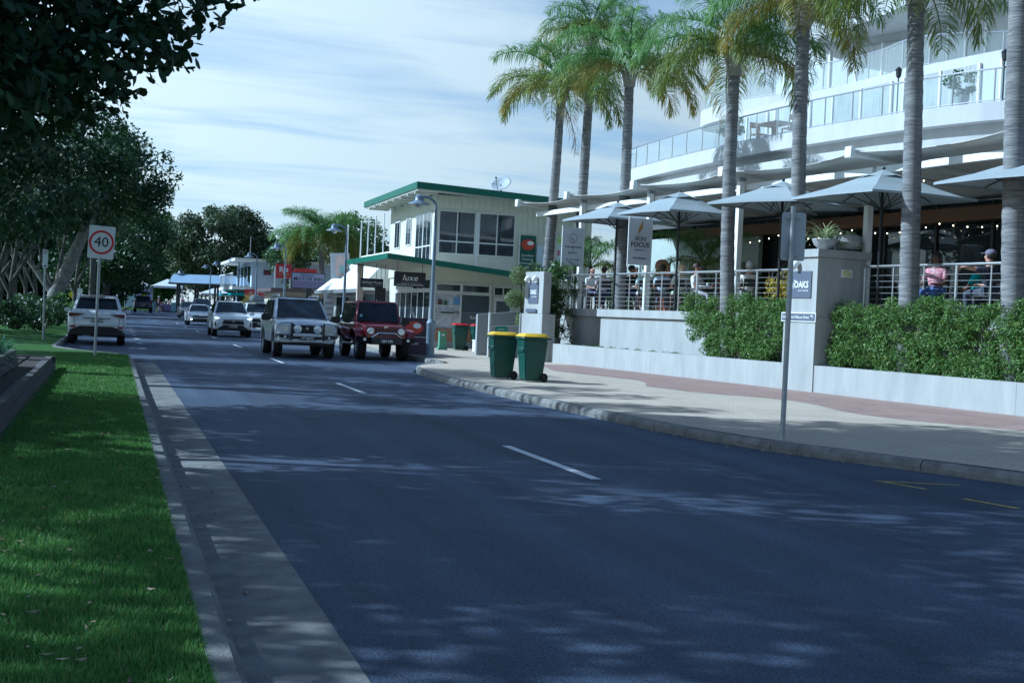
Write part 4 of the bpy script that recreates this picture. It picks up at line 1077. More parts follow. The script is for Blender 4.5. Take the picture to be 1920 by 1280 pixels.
MB().bx(-.93, -.85, -.04, .04, 0, 4.4).obj('pole', WHITE, rjs); MB().bx(.2, .28, .05, .1, 0, 3.56).obj('pole', WHITE, rjs)
for x, w_, lab in ((9.9, .9, 'small red board sign with pale emblem below the balcony'), (10.95, 1.0, 'wider red board sign with text lines below the balcony')):
    r = thing('red_board', lab, 'sign', (x, 100, .2)); MB().bx(-w_ / 2, w_ / 2, -.04, .04, 2.0, 2.55).obj('board', mat('board_red', (.38, .03, .05), .6), r)
    text(r, 'FISH' if w_ < 1 else 'FISH & CHIPS', .16, WINK, (0, -.04, 2.33), X3, Z3, xs=.8); MB().tube([(0, .05, 0), (0, .05, 2.1)], .03, 6).obj('post', GALV, r)
    text(r, 'FRESH DAILY', .09, WINK, (0, -.04, 2.12), X3, Z3, xs=.9)
# ---- ramp beside the gate pillar
rp = thing('ramp_wall', 'grey stepped ramp walls beside the white gate pillar', 'wall', (12.6, 43, .15))
MB().hull8([(-.62, -1.3, 0), (.9, -1.3, 0), (.9, -1.1, 0), (-.62, -1.1, 0), (-.62, -1.3, 1.03), (.9, -1.3, 1.14), (.9, -1.1, 1.14), (-.62, -1.1, 1.03)]).obj('lower_wall', GREYW, rp)
MB().hull8([(-.6, .4, 0), (1.6, .4, 0), (1.6, .6, 0), (-.6, .6, 0), (-.6, .4, 1.42), (1.6, .4, 1.66), (1.6, .6, 1.66), (-.6, .6, 1.42)]).obj('upper_wall', GREYW, rp)
MB().bx(-.68, -.624, -1.3, -1.24, 0, 1.5).obj('end_post', WHITE, rp)
sg = thing('assembly_sign', 'small green sign with white text on the grey ramp wall', 'sign', (12.35, 41.68, .9))
MB().bx(-.2, .2, -.01, .01, 0, .28).obj('plate', mat('safety_green', (.01, .22, .13), .5), sg); text(sg, 'ASSEMBLY', .07, WINK, (0, -.01, .2), X3, Z3); text(sg, 'POINT', .07, WINK, (0, -.01, .1), X3, Z3)
# ================================================================ vegetation
PALMBARK = mat('palm_bark', (.10, .10, .105), .9, col2=(.29, .285, .28), scale=3.4, bump=1.0, bscale=8, stretch=(.6, .6, 7))
SHAFT = mat('palm_boots', (.24, .22, .19), .8, col2=(.42, .40, .36), scale=9, stretch=(4, 4, 1))
PG = leafmat('palm_green', (.075, .175, .04), (.18, .31, .085), .45, .45)
PY = leafmat('palm_olive', (.10, .17, .03), (.23, .26, .05), .4, .5)
PGOLD = leafmat('palm_gold', (.17, .19, .03), (.36, .29, .055), .4, .5)
DEAD = leafmat('dead_frond', (.20, .16, .13), (.30, .26, .23), .2, .8)
def frond_mesh(seed, L, elev, droop, mtl, nl=104, ll=.50, lw=.0115):
    """plumose palm frond along +Y"""
    rg = random.Random(seed); mb = MB()
    pts = []; th = elev; y = z = 0.0; n = 14
    for k in range(n + 1):
        pts.append(Vector((0, y, z))); y += L / n * math.cos(th); z += L / n * math.sin(th); th -= droop / n * (.5 + k / n)
    mb.tube(pts, [.028 * (1 - .9 * k / n) + .003 for k in range(n + 1)], 4, False)
    for side in (-1, 1):
        for i in range(nl):
            u = .16 + .84 * (i + rg.random() * .7) / nl; f = u * n; k = min(n - 1, int(f)); p = pts[k].lerp(pts[k + 1], f - k); d = (pts[k + 1] - pts[k]).normalized()
            l = ll * (.45 + 1.15 * math.sin(math.pi * min(1, u * .86 + .12)) * .9) * rg.uniform(.8, 1.15)
            upv = Vector((1, 0, 0)).cross(d); a = rg.uniform(-.25, .95)
            o = (Vector((side, 0, 0)) * math.cos(a) + upv * math.sin(a) * 1.0 + d * .55).normalized()
            m1 = p + o * l * .45; o2 = (o + Vector((0, 0, -.75))).normalized(); m2 = m1 + o2 * l * .35; o3 = (o2 + Vector((0, 0, -1.3))).normalized(); m3 = m2 + o3 * l * .32
            wv = o.cross(Vector((rg.uniform(-.5, .5), rg.uniform(-.5, .5), 1))).normalized() * lw * rg.uniform(.8, 1.3)
            mb.add([p - wv * .5, p + wv * .5, m1 + wv, m1 - wv, m2 + wv * .8, m2 - wv * .8, m3], [(0, 1, 2, 3), (3, 2, 4, 5), (5, 4, 6)])
    me = bpy.data.meshes.new('frond'); me.from_pydata([tuple(v) for v in mb.v], [], mb.f); me.materials.append(mtl)
    return me
FR = {'up': [frond_mesh(1, 2.5, 1.05, 1.5, PG), frond_mesh(2, 2.6, .9, 1.7, PG)],
      'mid': [frond_mesh(3, 2.6, .45, 1.6, PG), frond_mesh(4, 2.6, .3, 1.7, PY), frond_mesh(5, 2.5, .55, 1.9, PG)],
      'low': [frond_mesh(6, 2.4, .22, 1.9, PY), frond_mesh(7, 2.4, .12, 1.9, PGOLD), frond_mesh(8, 2.4, .3, 2.2, PY)]}
DEADF = frond_mesh(9, 2.0, -.9, .75, DEAD, 40, .34, .007)
def palm(label, base, top, r0, r1, seed, nf=(5, 7, 6), scale=1.0, dead=0, group='tall queen palms along the terrace', rings=True):
    base = Vector(base); top = Vector(top); H = top.z - base.z
    t = thing('queen_palm', label, 'palm tree', base, 0, group)
    rg = random.Random(seed); n = int(H / .16) if rings else 10
    pts = []; rad = []
    for k in range(n + 1):
        u = k / n; pts.append(((top.x - base.x) * u + .05 * math.sin(u * 3 + seed), (top.y - base.y) * u + .05 * math.sin(u * 4), H * u))
        rad.append((r0 + (r1 - r0) * u) * (1.0 + (.035 if k % 2 else -.02)) + .03 * math.exp(-u * 14))
    MB().tube(pts, rad, 14).obj('trunk', PALMBARK, t, smooth=True, ang=70)
    c = Vector(pts[-1])
    sh = MB()
    sh.tube([c - Vector((0, 0, .05)), c + Vector((0, 0, .25)), c + Vector((0, 0, .55)), c + Vector((0, 0, .8))], [r1 * 1.25, r1 * 1.45, r1 * 1.1, r1 * .5], 10)
    for k in range(10):
        a = rg.uniform(0, 6.28); h = rg.uniform(.05, .45); ca, sa = math.cos(a), math.sin(a)
        sh.tube([c + Vector((ca * r1 * 1.2, sa * r1 * 1.2, h)), c + Vector((ca * r1 * 1.9, sa * r1 * 1.9, h + .22)), c + Vector((ca * r1 * 2.3, sa * r1 * 2.3, h + .38))], [.05, .04, .012], 5)
    sh.obj('leaf_bases', SHAFT, t, smooth=True, ang=70)
    for kind, cnt, hz in (('up', nf[0], .72), ('mid', nf[1], .55), ('low', nf[2], .46)):
        for i in range(cnt):
            a = 2 * math.pi * (i + rg.uniform(-.3, .3)) / cnt + seed
            link('frond', rg.choice(FR[kind]), t, c + Vector((0, 0, hz)), (rg.uniform(-.1, .1), rg.uniform(-.2, .2), a), (scale * rg.uniform(.9, 1.1),) * 3)
    for i in range(dead):
        link('dead_frond', DEADF, t, c + Vector((0, 0, .15)), (0, 0, -1.2 + 2.2 * i), (scale,) * 3)
    return t
palm('queen palm behind the second banner hedge, short trunk before the curved balcony', W(9.45, .62, .7), W(9.12, .62, 7.75), .19, .145, 3)
palm('queen palm rising right behind the bare parking-sign back', W(12.2, .62, .7), W(11.95, .62, 8.45), .185, .15, 8)
palm('queen palm with thick mottled trunk in the hedge right of the sign pillar', W(15.95, .62, .7), W(15.68, .62, 8.2), .21, .16, 13)
palm('queen palm at the near end of the hedge beside the man in a cap', W(18.75, .62, .7), W(18.5, .62, 9.6), .215, .18, 21)
palm('queen palm with a hanging dead frond beside the red oval sign', W(-3.55, 1.6, .2), W(-2.95, 1.6, 8.75), .2, .13, 31, dead=1)
palm('tallest slim queen palm between two palms over the diners', W(-3.95, 3.0, .2), W(-3.65, 3.0, 10.9), .2, .14, 37, dead=1)
palm('queen palm behind the gold-leaf banner among the seated diners', W(1.85, 1.62, .2), W(1.8, 1.62, 8.65), .19, .14, 44, dead=0)

# hedge and shrubs in the planter strip
HEDGE = leafmat('hedge_leaf', (.055, .13, .022), (.16, .27, .055), .3, .6, (.34, .38, .14))
TWIG = mat('twig', (.20, .17, .14), .9)
def shrub(name, label, s0, s1, t0, t1, z0, z1, n, seed, size=.085, m=HEDGE, cat='hedge', group=None, foot=.0, rosettes=True):
    r = thing(name, label, cat, W((s0 + s1) / 2, (t0 + t1) / 2, z0), WROT, group)
    rg = random.Random(seed); cl = []
    hs, ht, hh = (s1 - s0) / 2, (t1 - t0) / 2, z1 - z0
    nb = max(30, int((s1 - s0) * hh * 46))
    for i in range(nb):
        z = rg.uniform(.06, 1) * hh; sx = rg.uniform(-hs, hs)
        if foot and z < foot: sx *= .35 + .65 * z / foot
        k = rg.uniform(-1, 1); y = -ht * (1 - .3 * (z / hh) ** 2) if rg.random() < .7 else ht * k
        zz_ = z * (1 - .10 * rg.random()) + .06 * math.sin(sx * 3 + seed)
        q = rg.uniform(.07, .23); cl.append((sx, y + q * .7, zz_, q, q, q * .8))
    leaves('foliage', cl, n, size, m, r, seed, 1.15, .35, 3.8, .3)
    tb = MB()
    for i in range(int((s1 - s0) * 7)):
        sx = rg.uniform(-hs, hs) * (.5 if foot else .95); a = rg.uniform(-.5, .5)
        x2 = max(-hs, min(hs, sx + a * hh)); tb.tube([(sx, rg.uniform(-ht * .3, ht * .3), 0), ((sx + x2) / 2, rg.uniform(-ht, ht) * .7, hh * .5), (x2, rg.uniform(-ht, ht) * .8, hh * .93)], [.018, .012, .004], 5)
    tb.obj('branches', TWIG, r)
    return r
shrub('hedge', 'bushy green hedge with a trunk-like foot left of the sign pillar', 7.7, 12.58, .24, 1.06, .70, 2.25, 27000, 1, foot=.7)
shrub('hedge', 'leafy green hedge right of sign pillar under the thick palm trunk', 13.82, 20.8, .24, 1.06, .70, 2.2, 40000, 2)
shrub('hedge', 'end length of green hedge beyond the near palm', 20.85, 25.5, .24, 1.04, .70, 2.2, 9000, 12)
YEL = leafmat('croton_leaf', (.42, .33, .02), (.60, .50, .06), .3, .5, (.12, .2, .03))
shrub('croton', 'yellow-leaved plant hanging over the railing left of sign pillar', 10.0, 11.0, 1.2, 1.6, 2.35, 3.0, 900, 5, .12, YEL, 'plant')
GLOSS = leafmat('glossy_leaf', (.025, .075, .018), (.10, .17, .05), .25, .3, (.30, .36, .16))
shrub('frangipani_bush', 'glossy dark bush behind the white gate pillar', -2.0, .1, .25, 1.05, .75, 3.3, 4600, 6, .16, GLOSS, 'shrub')
r = thing('weeds', 'thin tufts of weeds along the top of retaining wall', 'weeds', W(4, .5, .7), WROT); r['kind'] = 'stuff'
leaves('tufts', [(x, .0 + .2 * math.sin(x * 3), .03, .16, .18, .07) for x in [-3.6, -3, -2.1, -1.7, -.9, -.2, .2, .9, 1.4, 2.0, 2.4, 2.9, 3.3]], 900, .09, HEDGE, r, 3, 1, .2, 5)
shrub('planter_hedge', 'dark leafy planting behind the diners along the pale green wall', -6, 3.4, 5.2, 6.3, 1.88, 3.1, 9000, 16, .17, GLOSS, 'shrub')
# potted palms and plants on the terrace behind the banners
for i, (s, t, lab) in enumerate([(-4.2, 3.6, 'young palm with arching fronds behind the round-emblem banner'), (2.3, 4.2, 'young palm with arching fronds between the two banners')]):
    b = W(s, t, 1.88); p = thing('young_palm', lab, 'palm tree', b)
    MB().tube([(0, 0, 0), (.05, 0, 1.5)], [.12, .09], 10).obj('trunk', PALMBARK, p)
    for k in range(9): link('frond', FR['mid' if k % 2 else 'up'][k % 2], p, (.05, 0, 1.5), (0, 0, k * .7 + i), (.78,) * 3)
yc = thing('yucca', 'spiky yucca head above the green roof behind the palm trunk', 'plant', W(-7.2, 4.5, 1.88))
MB().tube([(0, 0, 0), (.05, 0, 4.0)], [.1, .08], 8).obj('stem', BARK, yc)
ym = strappy('tmp', 'x', 0, 0, 0, 60, .75, HEDGE, 77, None, .03); f_ = ym.children[0]; f_.parent = yc; f_.location = (.05, 0, 3.95); bpy.data.objects.remove(ym)
tp = thing('topiary', 'cloud-pruned pale green topiary beside the white gate pillar', 'shrub', (13.25, 42.6, .2))
MB().tube([(0, 0, 0), (.1, .05, 1.2), (0, 0, 2.5)], [.06, .05, .03], 7).obj('trunk', BARK, tp)
leaves('foliage', [(-.05, 0, 2.75, .36, .36, .36), (-.2, -.05, 1.95, .38, .38, .34), (.15, 0, 1.15, .3, .3, .5)], 5200, .06, leafmat('topiary_leaf', (.12, .17, .06), (.24, .30, .12), .3, .5), tp, 9)

# ---------------------------------------------------------------- trees
def tree(label, base, trunk_pts, rads, limbs, clumps, n, size, mtl, seed, bark=BARK, name='street_tree', group=None, asp=2.0, spread=1.1, shape=4):
    t = thing(name, label, 'tree', base, 0, group)
    mb = MB().tube(trunk_pts, rads, 10)
    for pts, r0 in limbs: mb.tube(pts, [r0 * (1 - .75 * k / (len(pts) - 1)) for k in range(len(pts))], 7)
    mb.obj('trunk', bark, t, smooth=True, ang=80)
    leaves('crown', clumps, n, size, mtl, t, seed, spread, .35, asp, .25, shape)
    return t
def auto_limbs(top, crown, rr, n, seed, r0):
    rg = random.Random(seed); out = []
    for i in range(n):
        a = 6.283 * i / n + rg.uniform(-.4, .4); e = rg.uniform(.2, .8)
        q = Vector((crown[0] + rr[0] * .8 * math.cos(a), crown[1] + rr[1] * .8 * math.sin(a), crown[2] + rr[2] * rg.uniform(-.5, .6)))
        s = Vector(top); m = s.lerp(q, .5) + Vector((rg.uniform(-.4, .4), rg.uniform(-.4, .4), .5))
        out.append(([s - Vector((0, 0, rg.uniform(0, .8))), m, q], r0 * rg.uniform(.5, .8)))
    return out
FIG = leafmat('fig_leaf', (.010, .036, .010), (.026, .066, .017), .10, .65, (.045, .09, .028))
DEEP = leafmat('deep_leaf', (.016, .045, .013), (.042, .095, .024), .25, .45, (.08, .14, .05))
MIDL = leafmat('mid_leaf', (.035, .085, .022), (.08, .155, .045), .3, .5, (.13, .19, .08))
OLIVE = leafmat('olive_leaf', (.045, .075, .03), (.085, .115, .05), .25, .55, (.13, .13, .08))
# overhanging fig beside the camera and its neighbours along the verge
def bigfig(label, base, crown, rr, nl, lr, n, size, seed, mtl=FIG, extra=(), bark=BARK, lean=(0, 0), shape=4):
    b = Vector(base); c = Vector(crown) - b
    tp_ = (lean[0], lean[1], max(2.2, c.z - rr[2] * .75))
    cl = [q for k_, q in enumerate(lobes(c, rr, nl, lr, seed)) if not (q[0] + b.x < -9.6 and k_ % 3 and 10 < b.y < 25) and not (q[0] + b.x > -.9 and q[2] + b.z < 7.0 and b.y < 25)] + [(x - b.x, y - b.y, z - b.z, q, q, q * .7) for x, y, z, q in extra]
    return tree(label, b, [(0, 0, -.1), (tp_[0] * .3, tp_[1] * .3, tp_[2] * .45), tp_], [.42, .33, .27], auto_limbs(tp_, c, rr, 9, seed, .17), cl, n, size, mtl, seed, bark, 'fig_tree', 'fig trees along the left verge', shape=shape)
low = [(x, y, z, q) for x, y, z, q in [(.2, 18.0, 5.1, .7), (.9, 18.2, 5.5, .6), (1.4, 18.4, 5.95, .5), (-.2, 17.6, 4.6, .8), (-.9, 17.4, 4.2, .9), (-1.4, 17.0, 3.9, .9), (.5, 18.6, 4.9, .5), (-.5, 18.3, 4.3, .6), (-2.0, 18.5, 4.2, 1.0), (-1.2, 19, 5.2, 1.0), (-.2, 19, 5.6, .9),
    (-2.8, 17.2, 4.4, 1.0), (-2.2, 17.4, 5.2, 1.0), (-1.2, 17.8, 5.0, .9), (-.6, 18.2, 5.6, .8), (-1.8, 18.2, 6.0, 1.0), (-3.4, 18, 5.4, 1.1), (-2.6, 19.4, 6.2, 1.0), (-1.0, 18.6, 6.3, .9), (.2, 18.6, 6.2, .7), (-3.6, 16.4, 4.8, 1.1), (-1.7, 16.6, 4.7, .8), (-2.4, 20.5, 5.4, 1.2), (-3.6, 20.5, 6.4, 1.3), (-1.6, 21, 6.8, 1.2), (-2.8, 21.5, 4.6, 1.1), (-4.4, 19, 4.6, 1.3), (-3.2, 22, 7.4, 1.2), (-.8, 20.5, 6.9, .9), (-4.8, 21, 5.6, 1.3), (-1.9, 20, 4.9, .9)]]
bigfig('dark big-leaved fig overhanging the verge beside timber bed', (-8.5, 16.5, .15), (-7.6, 16.6, 8.6), (5.6, 6.6, 3.4), 90, 1.05, 48000, .20, 1, shape=6, extra=low)
bigfig('dark fig shading the verge beside the near lawn', (-8.6, 5.5, .15), (-7.4, 7.0, 8.6), (5.6, 5.0, 3.3), 70, 1.1, 19000, .25, 14)
bigfig('tall dark fig standing behind the timber bed', (-8.2, 20.5, .15), (-5.0, 19.8, 9.6), (4.4, 2.8, 2.7), 55, 1.05, 17000, .24, 2, lean=(1.2, -.3), shape=6)
bigfig('thin-crowned fig between the timber bed and the bay', (-7.6, 27.5, .2), (-4.6, 27.2, 9.0), (3.0, 3.2, 2.4), 26, .7, 3000, .24, 18)
bigfig('dark fig at the start of the parking bay', (-8.8, 35, .2), (-7.6, 34.4, 8.4), (5.2, 4.8, 3.3), 70, 1.0, 17000, .25, 17)
bigfig('dark dense fig on the lawn beside the parking bay', (-7.2, 47, .4), (-8.0, 47.5, 8.2), (4.6, 6.5, 3.8), 85, 1.2, 23000, .26, 3, extra=[(-1.5, 46, 4.6, 1.2), (-2.2, 47, 4.2, 1.3), (-2.8, 45, 4.0, 1.2), (-3.4, 49, 3.8, 1.3), (-1.2, 49, 5.4, 1.1), (-3.8, 46, 4.4, 1.3), (-2.4, 48, 6.2, 1.5), (-1.4, 50, 7.2, 1.4), (-3.2, 50, 8, 1.6), (-2.2, 47, 8.8, 1.5), (-3.6, 47, 6.4, 1.5), (-.9, 48, 8.2, 1.2), (-4.4, 48, 5.4, 1.5)])
T1 = Vector((-3.1, 72, .45)); c = Vector((-1.7, 72.5, 8.1)) - T1
tree('fig with thick leaning pale trunk beyond the white parked car', T1, [(-.1, 0, -.1), (.25, 0, 1.2), (.85, 0, 2.7), (1.5, 0, 4.4), (2.0, .2, 5.6)], [.50, .40, .34, .28, .2], auto_limbs((1.7, 0, 4.9), c, (4.6, 4.4, 3.0), 9, 5, .2) + [([(.3, 0, 1.0), (-.9, .3, 2.6), (-2.4, .5, 4.4)], .22)], lobes(c, (4.8, 4.6, 3.0), 85, .95, 5), 24000, .23, DEEP, 5, PALEBARK, 'fig_tree', 'fig trees along the left verge')
for i, (x, y, h, ln) in enumerate([(-4.3, 60, 6, .3), (-4.9, 63, 6.5, -.4), (-5.5, 66, 6, .6), (-4.6, 69, 7, -.2), (-5.8, 74, 7, .5), (-4.1, 80, 7, -.5), (-6.4, 79, 7, .2), (-3.6, 86, 7, .5), (-5.3, 90, 7, -.3), (-2.6, 95, 7, .3)]):
    lab = ['slim grey-barked paperbark in the grove on the left lawn', 'slim grey-barked paperbark in the grove on the left lawn'][i % 2]
    c = Vector((ln * 2, 0, h)); zb = vz(x, y)
    tree(lab, (x, y, zb), [(0, 0, -.1), (ln * .5, .1, h * .35), (ln * 1.4, -.1, h * .75)], [.15, .12, .08], [([(ln * .3, 0, h * .22), (ln * .3 - .9, .2, h * .5), (ln - 1.6, .3, h * .8)], .10), ([(ln * .4, 0, h * .3), (ln + .8, -.3, h * .6), (ln + 1.3, 0, h * .9)], .09)], lobes(c, (2.3, 2.3, 2.0), 26, .8, 40 + i), 5200, .24, DEEP if i % 3 else OLIVE, 60 + i, BARK, 'paperbark_tree', 'paperbark grove')
tree('broad dark tree overhanging the road before the market tents', (-.8, 112, .55), [(0, 0, -.1), (.3, 0, 2), (.8, 0, 4)], [.35, .3, .22], auto_limbs((.8, 0, 3.6), (1.8, 0, 6), (4, 4, 3), 8, 9, .18), lobes((.9, 0, 5.8), (4.2, 5, 3.4), 70, 1.1, 9) + [(-2.5, 0, 2.6, 1.6, 1.6, 1.4), (-1.5, -2, 2.4, 1.4, 1.4, 1.2), (-3.5, 1, 3.5, 1.6, 1.6, 1.6)], 17000, .30, DEEP, 9, BARK)
for i, (x, y, z, rx_, rz_, m, lab) in enumerate([(-9, 128, 5, 6, 5.5, DEEP, 'dense dark park tree at the far left behind the paperbarks'), (-2, 140, 5.5, 5.5, 5, DEEP, 'dense dark park tree behind the left market tent'), (5.5, 178, 7.2, 5.0, 5.2, MIDL, 'light green park tree behind the market shelter'), (12.9, 168, 7.6, 6.6, 5.4, OLIVE, 'broad olive-dark park tree above the market shelter roof'), (20.5, 172, 5.5, 5, 4.5, DEEP, 'dark rounded park tree behind the blue-grey building'), (3.5, 190, 5, 7, 4.5, DEEP, 'dark low park tree far behind the market tents'), (-16, 110, 5.5, 6, 5.5, DEEP, 'dark park tree beyond the paperbark grove on the lawn'), (30, 160, 4.5, 7, 4, DEEP, 'dark park tree far behind the shops')]):
    tree(lab, (x, y, .45), [(0, 0, -.1), (.2, 0, 2), (.1, 0, 4)], [.45, .38, .28], auto_limbs((.1, 0, 3.6), (0, 0, z), (rx_, rx_, rz_), 8, 20 + i, .22), lobes((0, 0, z), (rx_, rx_ * .9, rz_), 120, 1.4, 20 + i), 26000, .47, m, 20 + i, BARK, 'park_tree', 'trees of the far park')
# shopfront trees far right
palm('bushy drooping palm behind the motor inn sign', (15.3, 100, .3), (15.1, 100, 6.5), .24, .2, 71, (9, 15, 17), 1.5, 1, None, False)
tree('green leafy tree behind the bare flagpoles', (18.3, 107, .3), [(0, 0, 0), (0, 0, 4)], [.25, .2], auto_limbs((0, 0, 3.8), (0, 0, 6.6), (3, 3, 2.6), 7, 31, .15), lobes((0, 0, 6.4), (3.0, 3.0, 2.9), 60, .8, 31), 11000, .26, MIDL, 31, BARK, 'shade_tree')
tree('pale green bushy tree beside the red cafe sign', (13.0, 103, .3), [(0, 0, 0), (0, 0, 3)], [.2, .14], auto_limbs((0, 0, 2.8), (0, 0, 5), (1.6, 1.6, 2), 6, 33, .1), lobes((0, 0, 5.0), (1.5, 1.6, 2.5), 40, .6, 33), 6500, .20, MIDL, 33, BARK, 'shade_tree')
bg = thing('bougainvillea', 'yellow and orange flowering shrub beside the low red boards', 'shrub', (10.0, 97.5, .15))
MB().tube([(0, 0, 0), (0, 0, 1.0)], .06, 6).obj('stem', BARK, bg)
leaves('foliage', lobes((0, 0, 1.3), (1.0, .8, 1.1), 26, .4, 8), 3200, .13, leafmat('bougain', (.10, .16, .03), (.38, .26, .05), .3, .5, (.5, .22, .05)), bg, 8)
# dark shrubs under the left trees
for i, (x, y, rx_, ry_, h, lab) in enumerate([(-4.4, 51, 1.0, 2.4, 1.15, 'low dark clipped shrub at the edge of the left lawn'), (-3.0, 56, .9, 4.5, 1.35, 'long dark leafy hedge behind the parking sign'), (-3.3, 64, 1.2, 3.5, 1.5, 'dark leafy hedge below the leaning pale trunk')]):
    zb = vz(x, y); r = thing('dark_shrub', lab, 'shrub', (x, y, zb))
    tb = MB()
    for k in range(14):
        a = random.uniform(-1, 1); tb.tube([(a * rx_ * .6, random.uniform(-.8, .8) * ry_, 0), (a * rx_ * .8, random.uniform(-.8, .8) * ry_, h * .8)], [.02, .006], 5)
    tb.obj('branches', TWIG, r)
    leaves('foliage', [(random.uniform(-1, 1) * rx_, random.uniform(-1, 1) * ry_, random.uniform(.2, .85) * h, .3, .35, .25) for k in range(60)], 5200, .14, DEEP, r, 80 + i)
bs_ = thing('bright_shrub', 'bright green shrub between leaning trunk and parked car', 'shrub', (-2.2, 70, vz(-2.2, 70)))
MB().tube([(0, 0, 0), (0, 0, .8)], .03, 5).obj('stem', TWIG, bs_)
leaves('foliage', lobes((0, 0, 1.0), (.9, .8, .5), 18, .3, 8), 1500, .13, leafmat('bright_leaf', (.10, .22, .04), (.18, .34, .07), .4, .5), bs_, 8)
# ================================================================ street furniture
def lamp(y, i, lab):
    r = thing('street_lamp', lab, 'street lamp', (9.7, y, .14 + gz(y)), 0, 'blue street lamps along the footpath')
    LP = LAMPBLUE
    MB().lathe([(.24, 0), (.24, .03), (.14, .05), (.14, 1.05), (.155, 1.08), (.12, 1.14), (.07, 1.2)], n=16).obj('base_sleeve', LP, r, smooth=True)
    MB().tube([(0, 0, 1.1), (0, 0, 3.4), (0, 0, 4.45)], [.07, .058, .046], 12).obj('pole', LP, r, smooth=True)
    arm = [(0, 0, 4.4)] + [(-.36 + .36 * math.cos(a * .2244), 0, 4.75 + .30 * math.sin(a * .2244)) for a in range(0, 8)] + [(-.5, 0, 5.05)]
    MB().tube(arm, .04, 8).obj('arm', LP, r, smooth=True)
    MB().lathe([(.36, 4.80), (.34, 4.83), (.18, 4.90), (.14, 4.94), (.13, 5.06), (.06, 5.12)], (-.56, 0, 0), 18).obj('shade', LP, r, smooth=True)
    MB().lathe([(.03, 4.68), (.10, 4.72), (.12, 4.80)], (-.56, 0, 0), 12).obj('lens', mat('lamp_lens', (.55, .6, .62), .2), r, smooth=True)
for i, (y, lab) in enumerate([(40.6, 'blue street lamp beside the red off-roader and folding board'), (57.2, 'blue street lamp beside the white roof shop'), (78.3, 'blue street lamp next to the red cafe sign'), (94.5, 'blue street lamp before the blue-grey building wall'), (108.5, 'blue street lamp at the blue-grey building balcony'), (126.5, 'blue street lamp at right end of market shelter'), (141, 'blue street lamp before the middle of the market shelter')]):
    lamp(y, i, lab)
lm = thing('street_lamp', 'far street lamp at the left end of the market shelter', 'street lamp', (7.5, 152, .45), 0, 'blue street lamps along the footpath')
MB().tube([(0, 0, 0), (0, 0, 4.6)], .06, 8).obj('pole', LAMPBLUE, lm); MB().lathe([(.4, 4.3), (.2, 4.42), (.1, 4.6)], (-.4, 0, 0), 12).obj('shade', LAMPBLUE, lm); MB().tube([(0, 0, 4.6), (-.4, 0, 4.58)], .03, 6).obj('arm', LAMPBLUE, lm)
# wheelie bins
BING = mat('bin_green', (.010, .060, .044), .45, var=.12, scale=5)
def bin_(loc, rz, lidm, label, group, tilt=0):
    r = thing('wheelie_bin', label, 'bin', loc, rz, group); r.scale = (.86, .86, .97)
    MB().hull8([(-.21, -.22, .03), (.21, -.22, .03), (.21, .24, .03), (-.21, .24, .03), (-.285, -.31, .94), (.285, -.31, .94), (.285, .33, .94), (-.285, .33, .94)]).obj('body', BING, r, bevel=.03, seg=2)
    MB().bx(-.30, .30, -.33, .34, .93, .985).obj('rim', BING, r, bevel=.015)
    MB().hull8([(-.31, -.35, .99), (.31, -.35, .99), (.31, .36, .99), (-.31, .36, .99), (-.24, -.26, 1.065), (.24, -.26, 1.065), (.24, .28, 1.065), (-.24, .28, 1.065)]).obj('lid', lidm, r, bevel=.015)
    MB().tube([(-.27, .40, .96), (.27, .40, .96)], .018, 8).tube([(-.27, .32, .95), (-.27, .40, .96)], .018, 6).tube([(.27, .32, .95), (.27, .40, .96)], .018, 6).obj('handle', BING, r)
    MB().box((0, -.3, .70), (.40, .03, .10)).obj('comb', BING, r, bevel=.01)
    for x in (-.255, .255):
        w_ = MB().lathe([(.02, -.025), (.085, -.025), (.1, -.015), (.1, .015), (.085, .025), (.02, .025)], (x, .26, .1), 16, 'X').obj('wheel', RUBBER, r, smooth=True)
        MB().lathe([(.04, -.029), (.04, .029)], (x, .26, .1), 10, 'X').obj('hub', BLACK, w_)
YLID = mat('yellow_lid', (.72, .46, .02), .4, var=.08, scale=5); RLID = mat('red_lid', (.42, .015, .02), .4, var=.1, scale=5)
bin_((8.66, 26.85, .15), R(-86), YLID, 'green wheelie bin with yellow lid, kerb side of the pair', 'yellow-lidded bins')
bin_((8.22, 27.6, .15), R(-90), YLID, 'green wheelie bin with yellow lid, partly hidden behind its twin', 'yellow-lidded bins')
bin_((12.7, 48.4, .17), R(-88), RLID, 'green wheelie bin with red lid before the shop window', 'red-lidded bins')
bin_((13.3, 47.9, .17), R(-88), RLID, 'green wheelie bin with red lid next to the white box', 'red-lidded bins')
wbx = thing('white_box', 'white foam box leaning on a red-lidded bin', 'box', (13.15, 47.2, .17), R(20))
MB().box((0, 0, .2), (.42, .3, .4)).obj('box', WHITE, wbx, bevel=.015); MB().box((0, 0, .425), (.45, .33, .045)).obj('lid', WHITE, wbx, bevel=.01)
gp = thing('service_pillar', 'small green service pillar with flared foot beside red-lidded bins', 'pillar', (12.0, 48.3, .16))
MB().hull8([(-.2, -.17, 0), (.2, -.17, 0), (.2, .17, 0), (-.2, .17, 0), (-.14, -.13, .12), (.14, -.13, .12), (.14, .13, .12), (-.14, .13, .12)]).obj('foot', mat('pillar_green', (.10, .26, .17), .5), gp)
MB().box((0, 0, .40), (.27, .25, .56)).obj('body', mat('pillar_green', (.10, .26, .17), .5), gp, bevel=.012); MB().box((0, -.128, .58), (.1, .006, .06)).obj('label_plate', WHITE, gp)
MB().box((0, 0, .692), (.31, .29, .03)).obj('cap', mat('pillar_green', (.10, .26, .17), .5), gp)
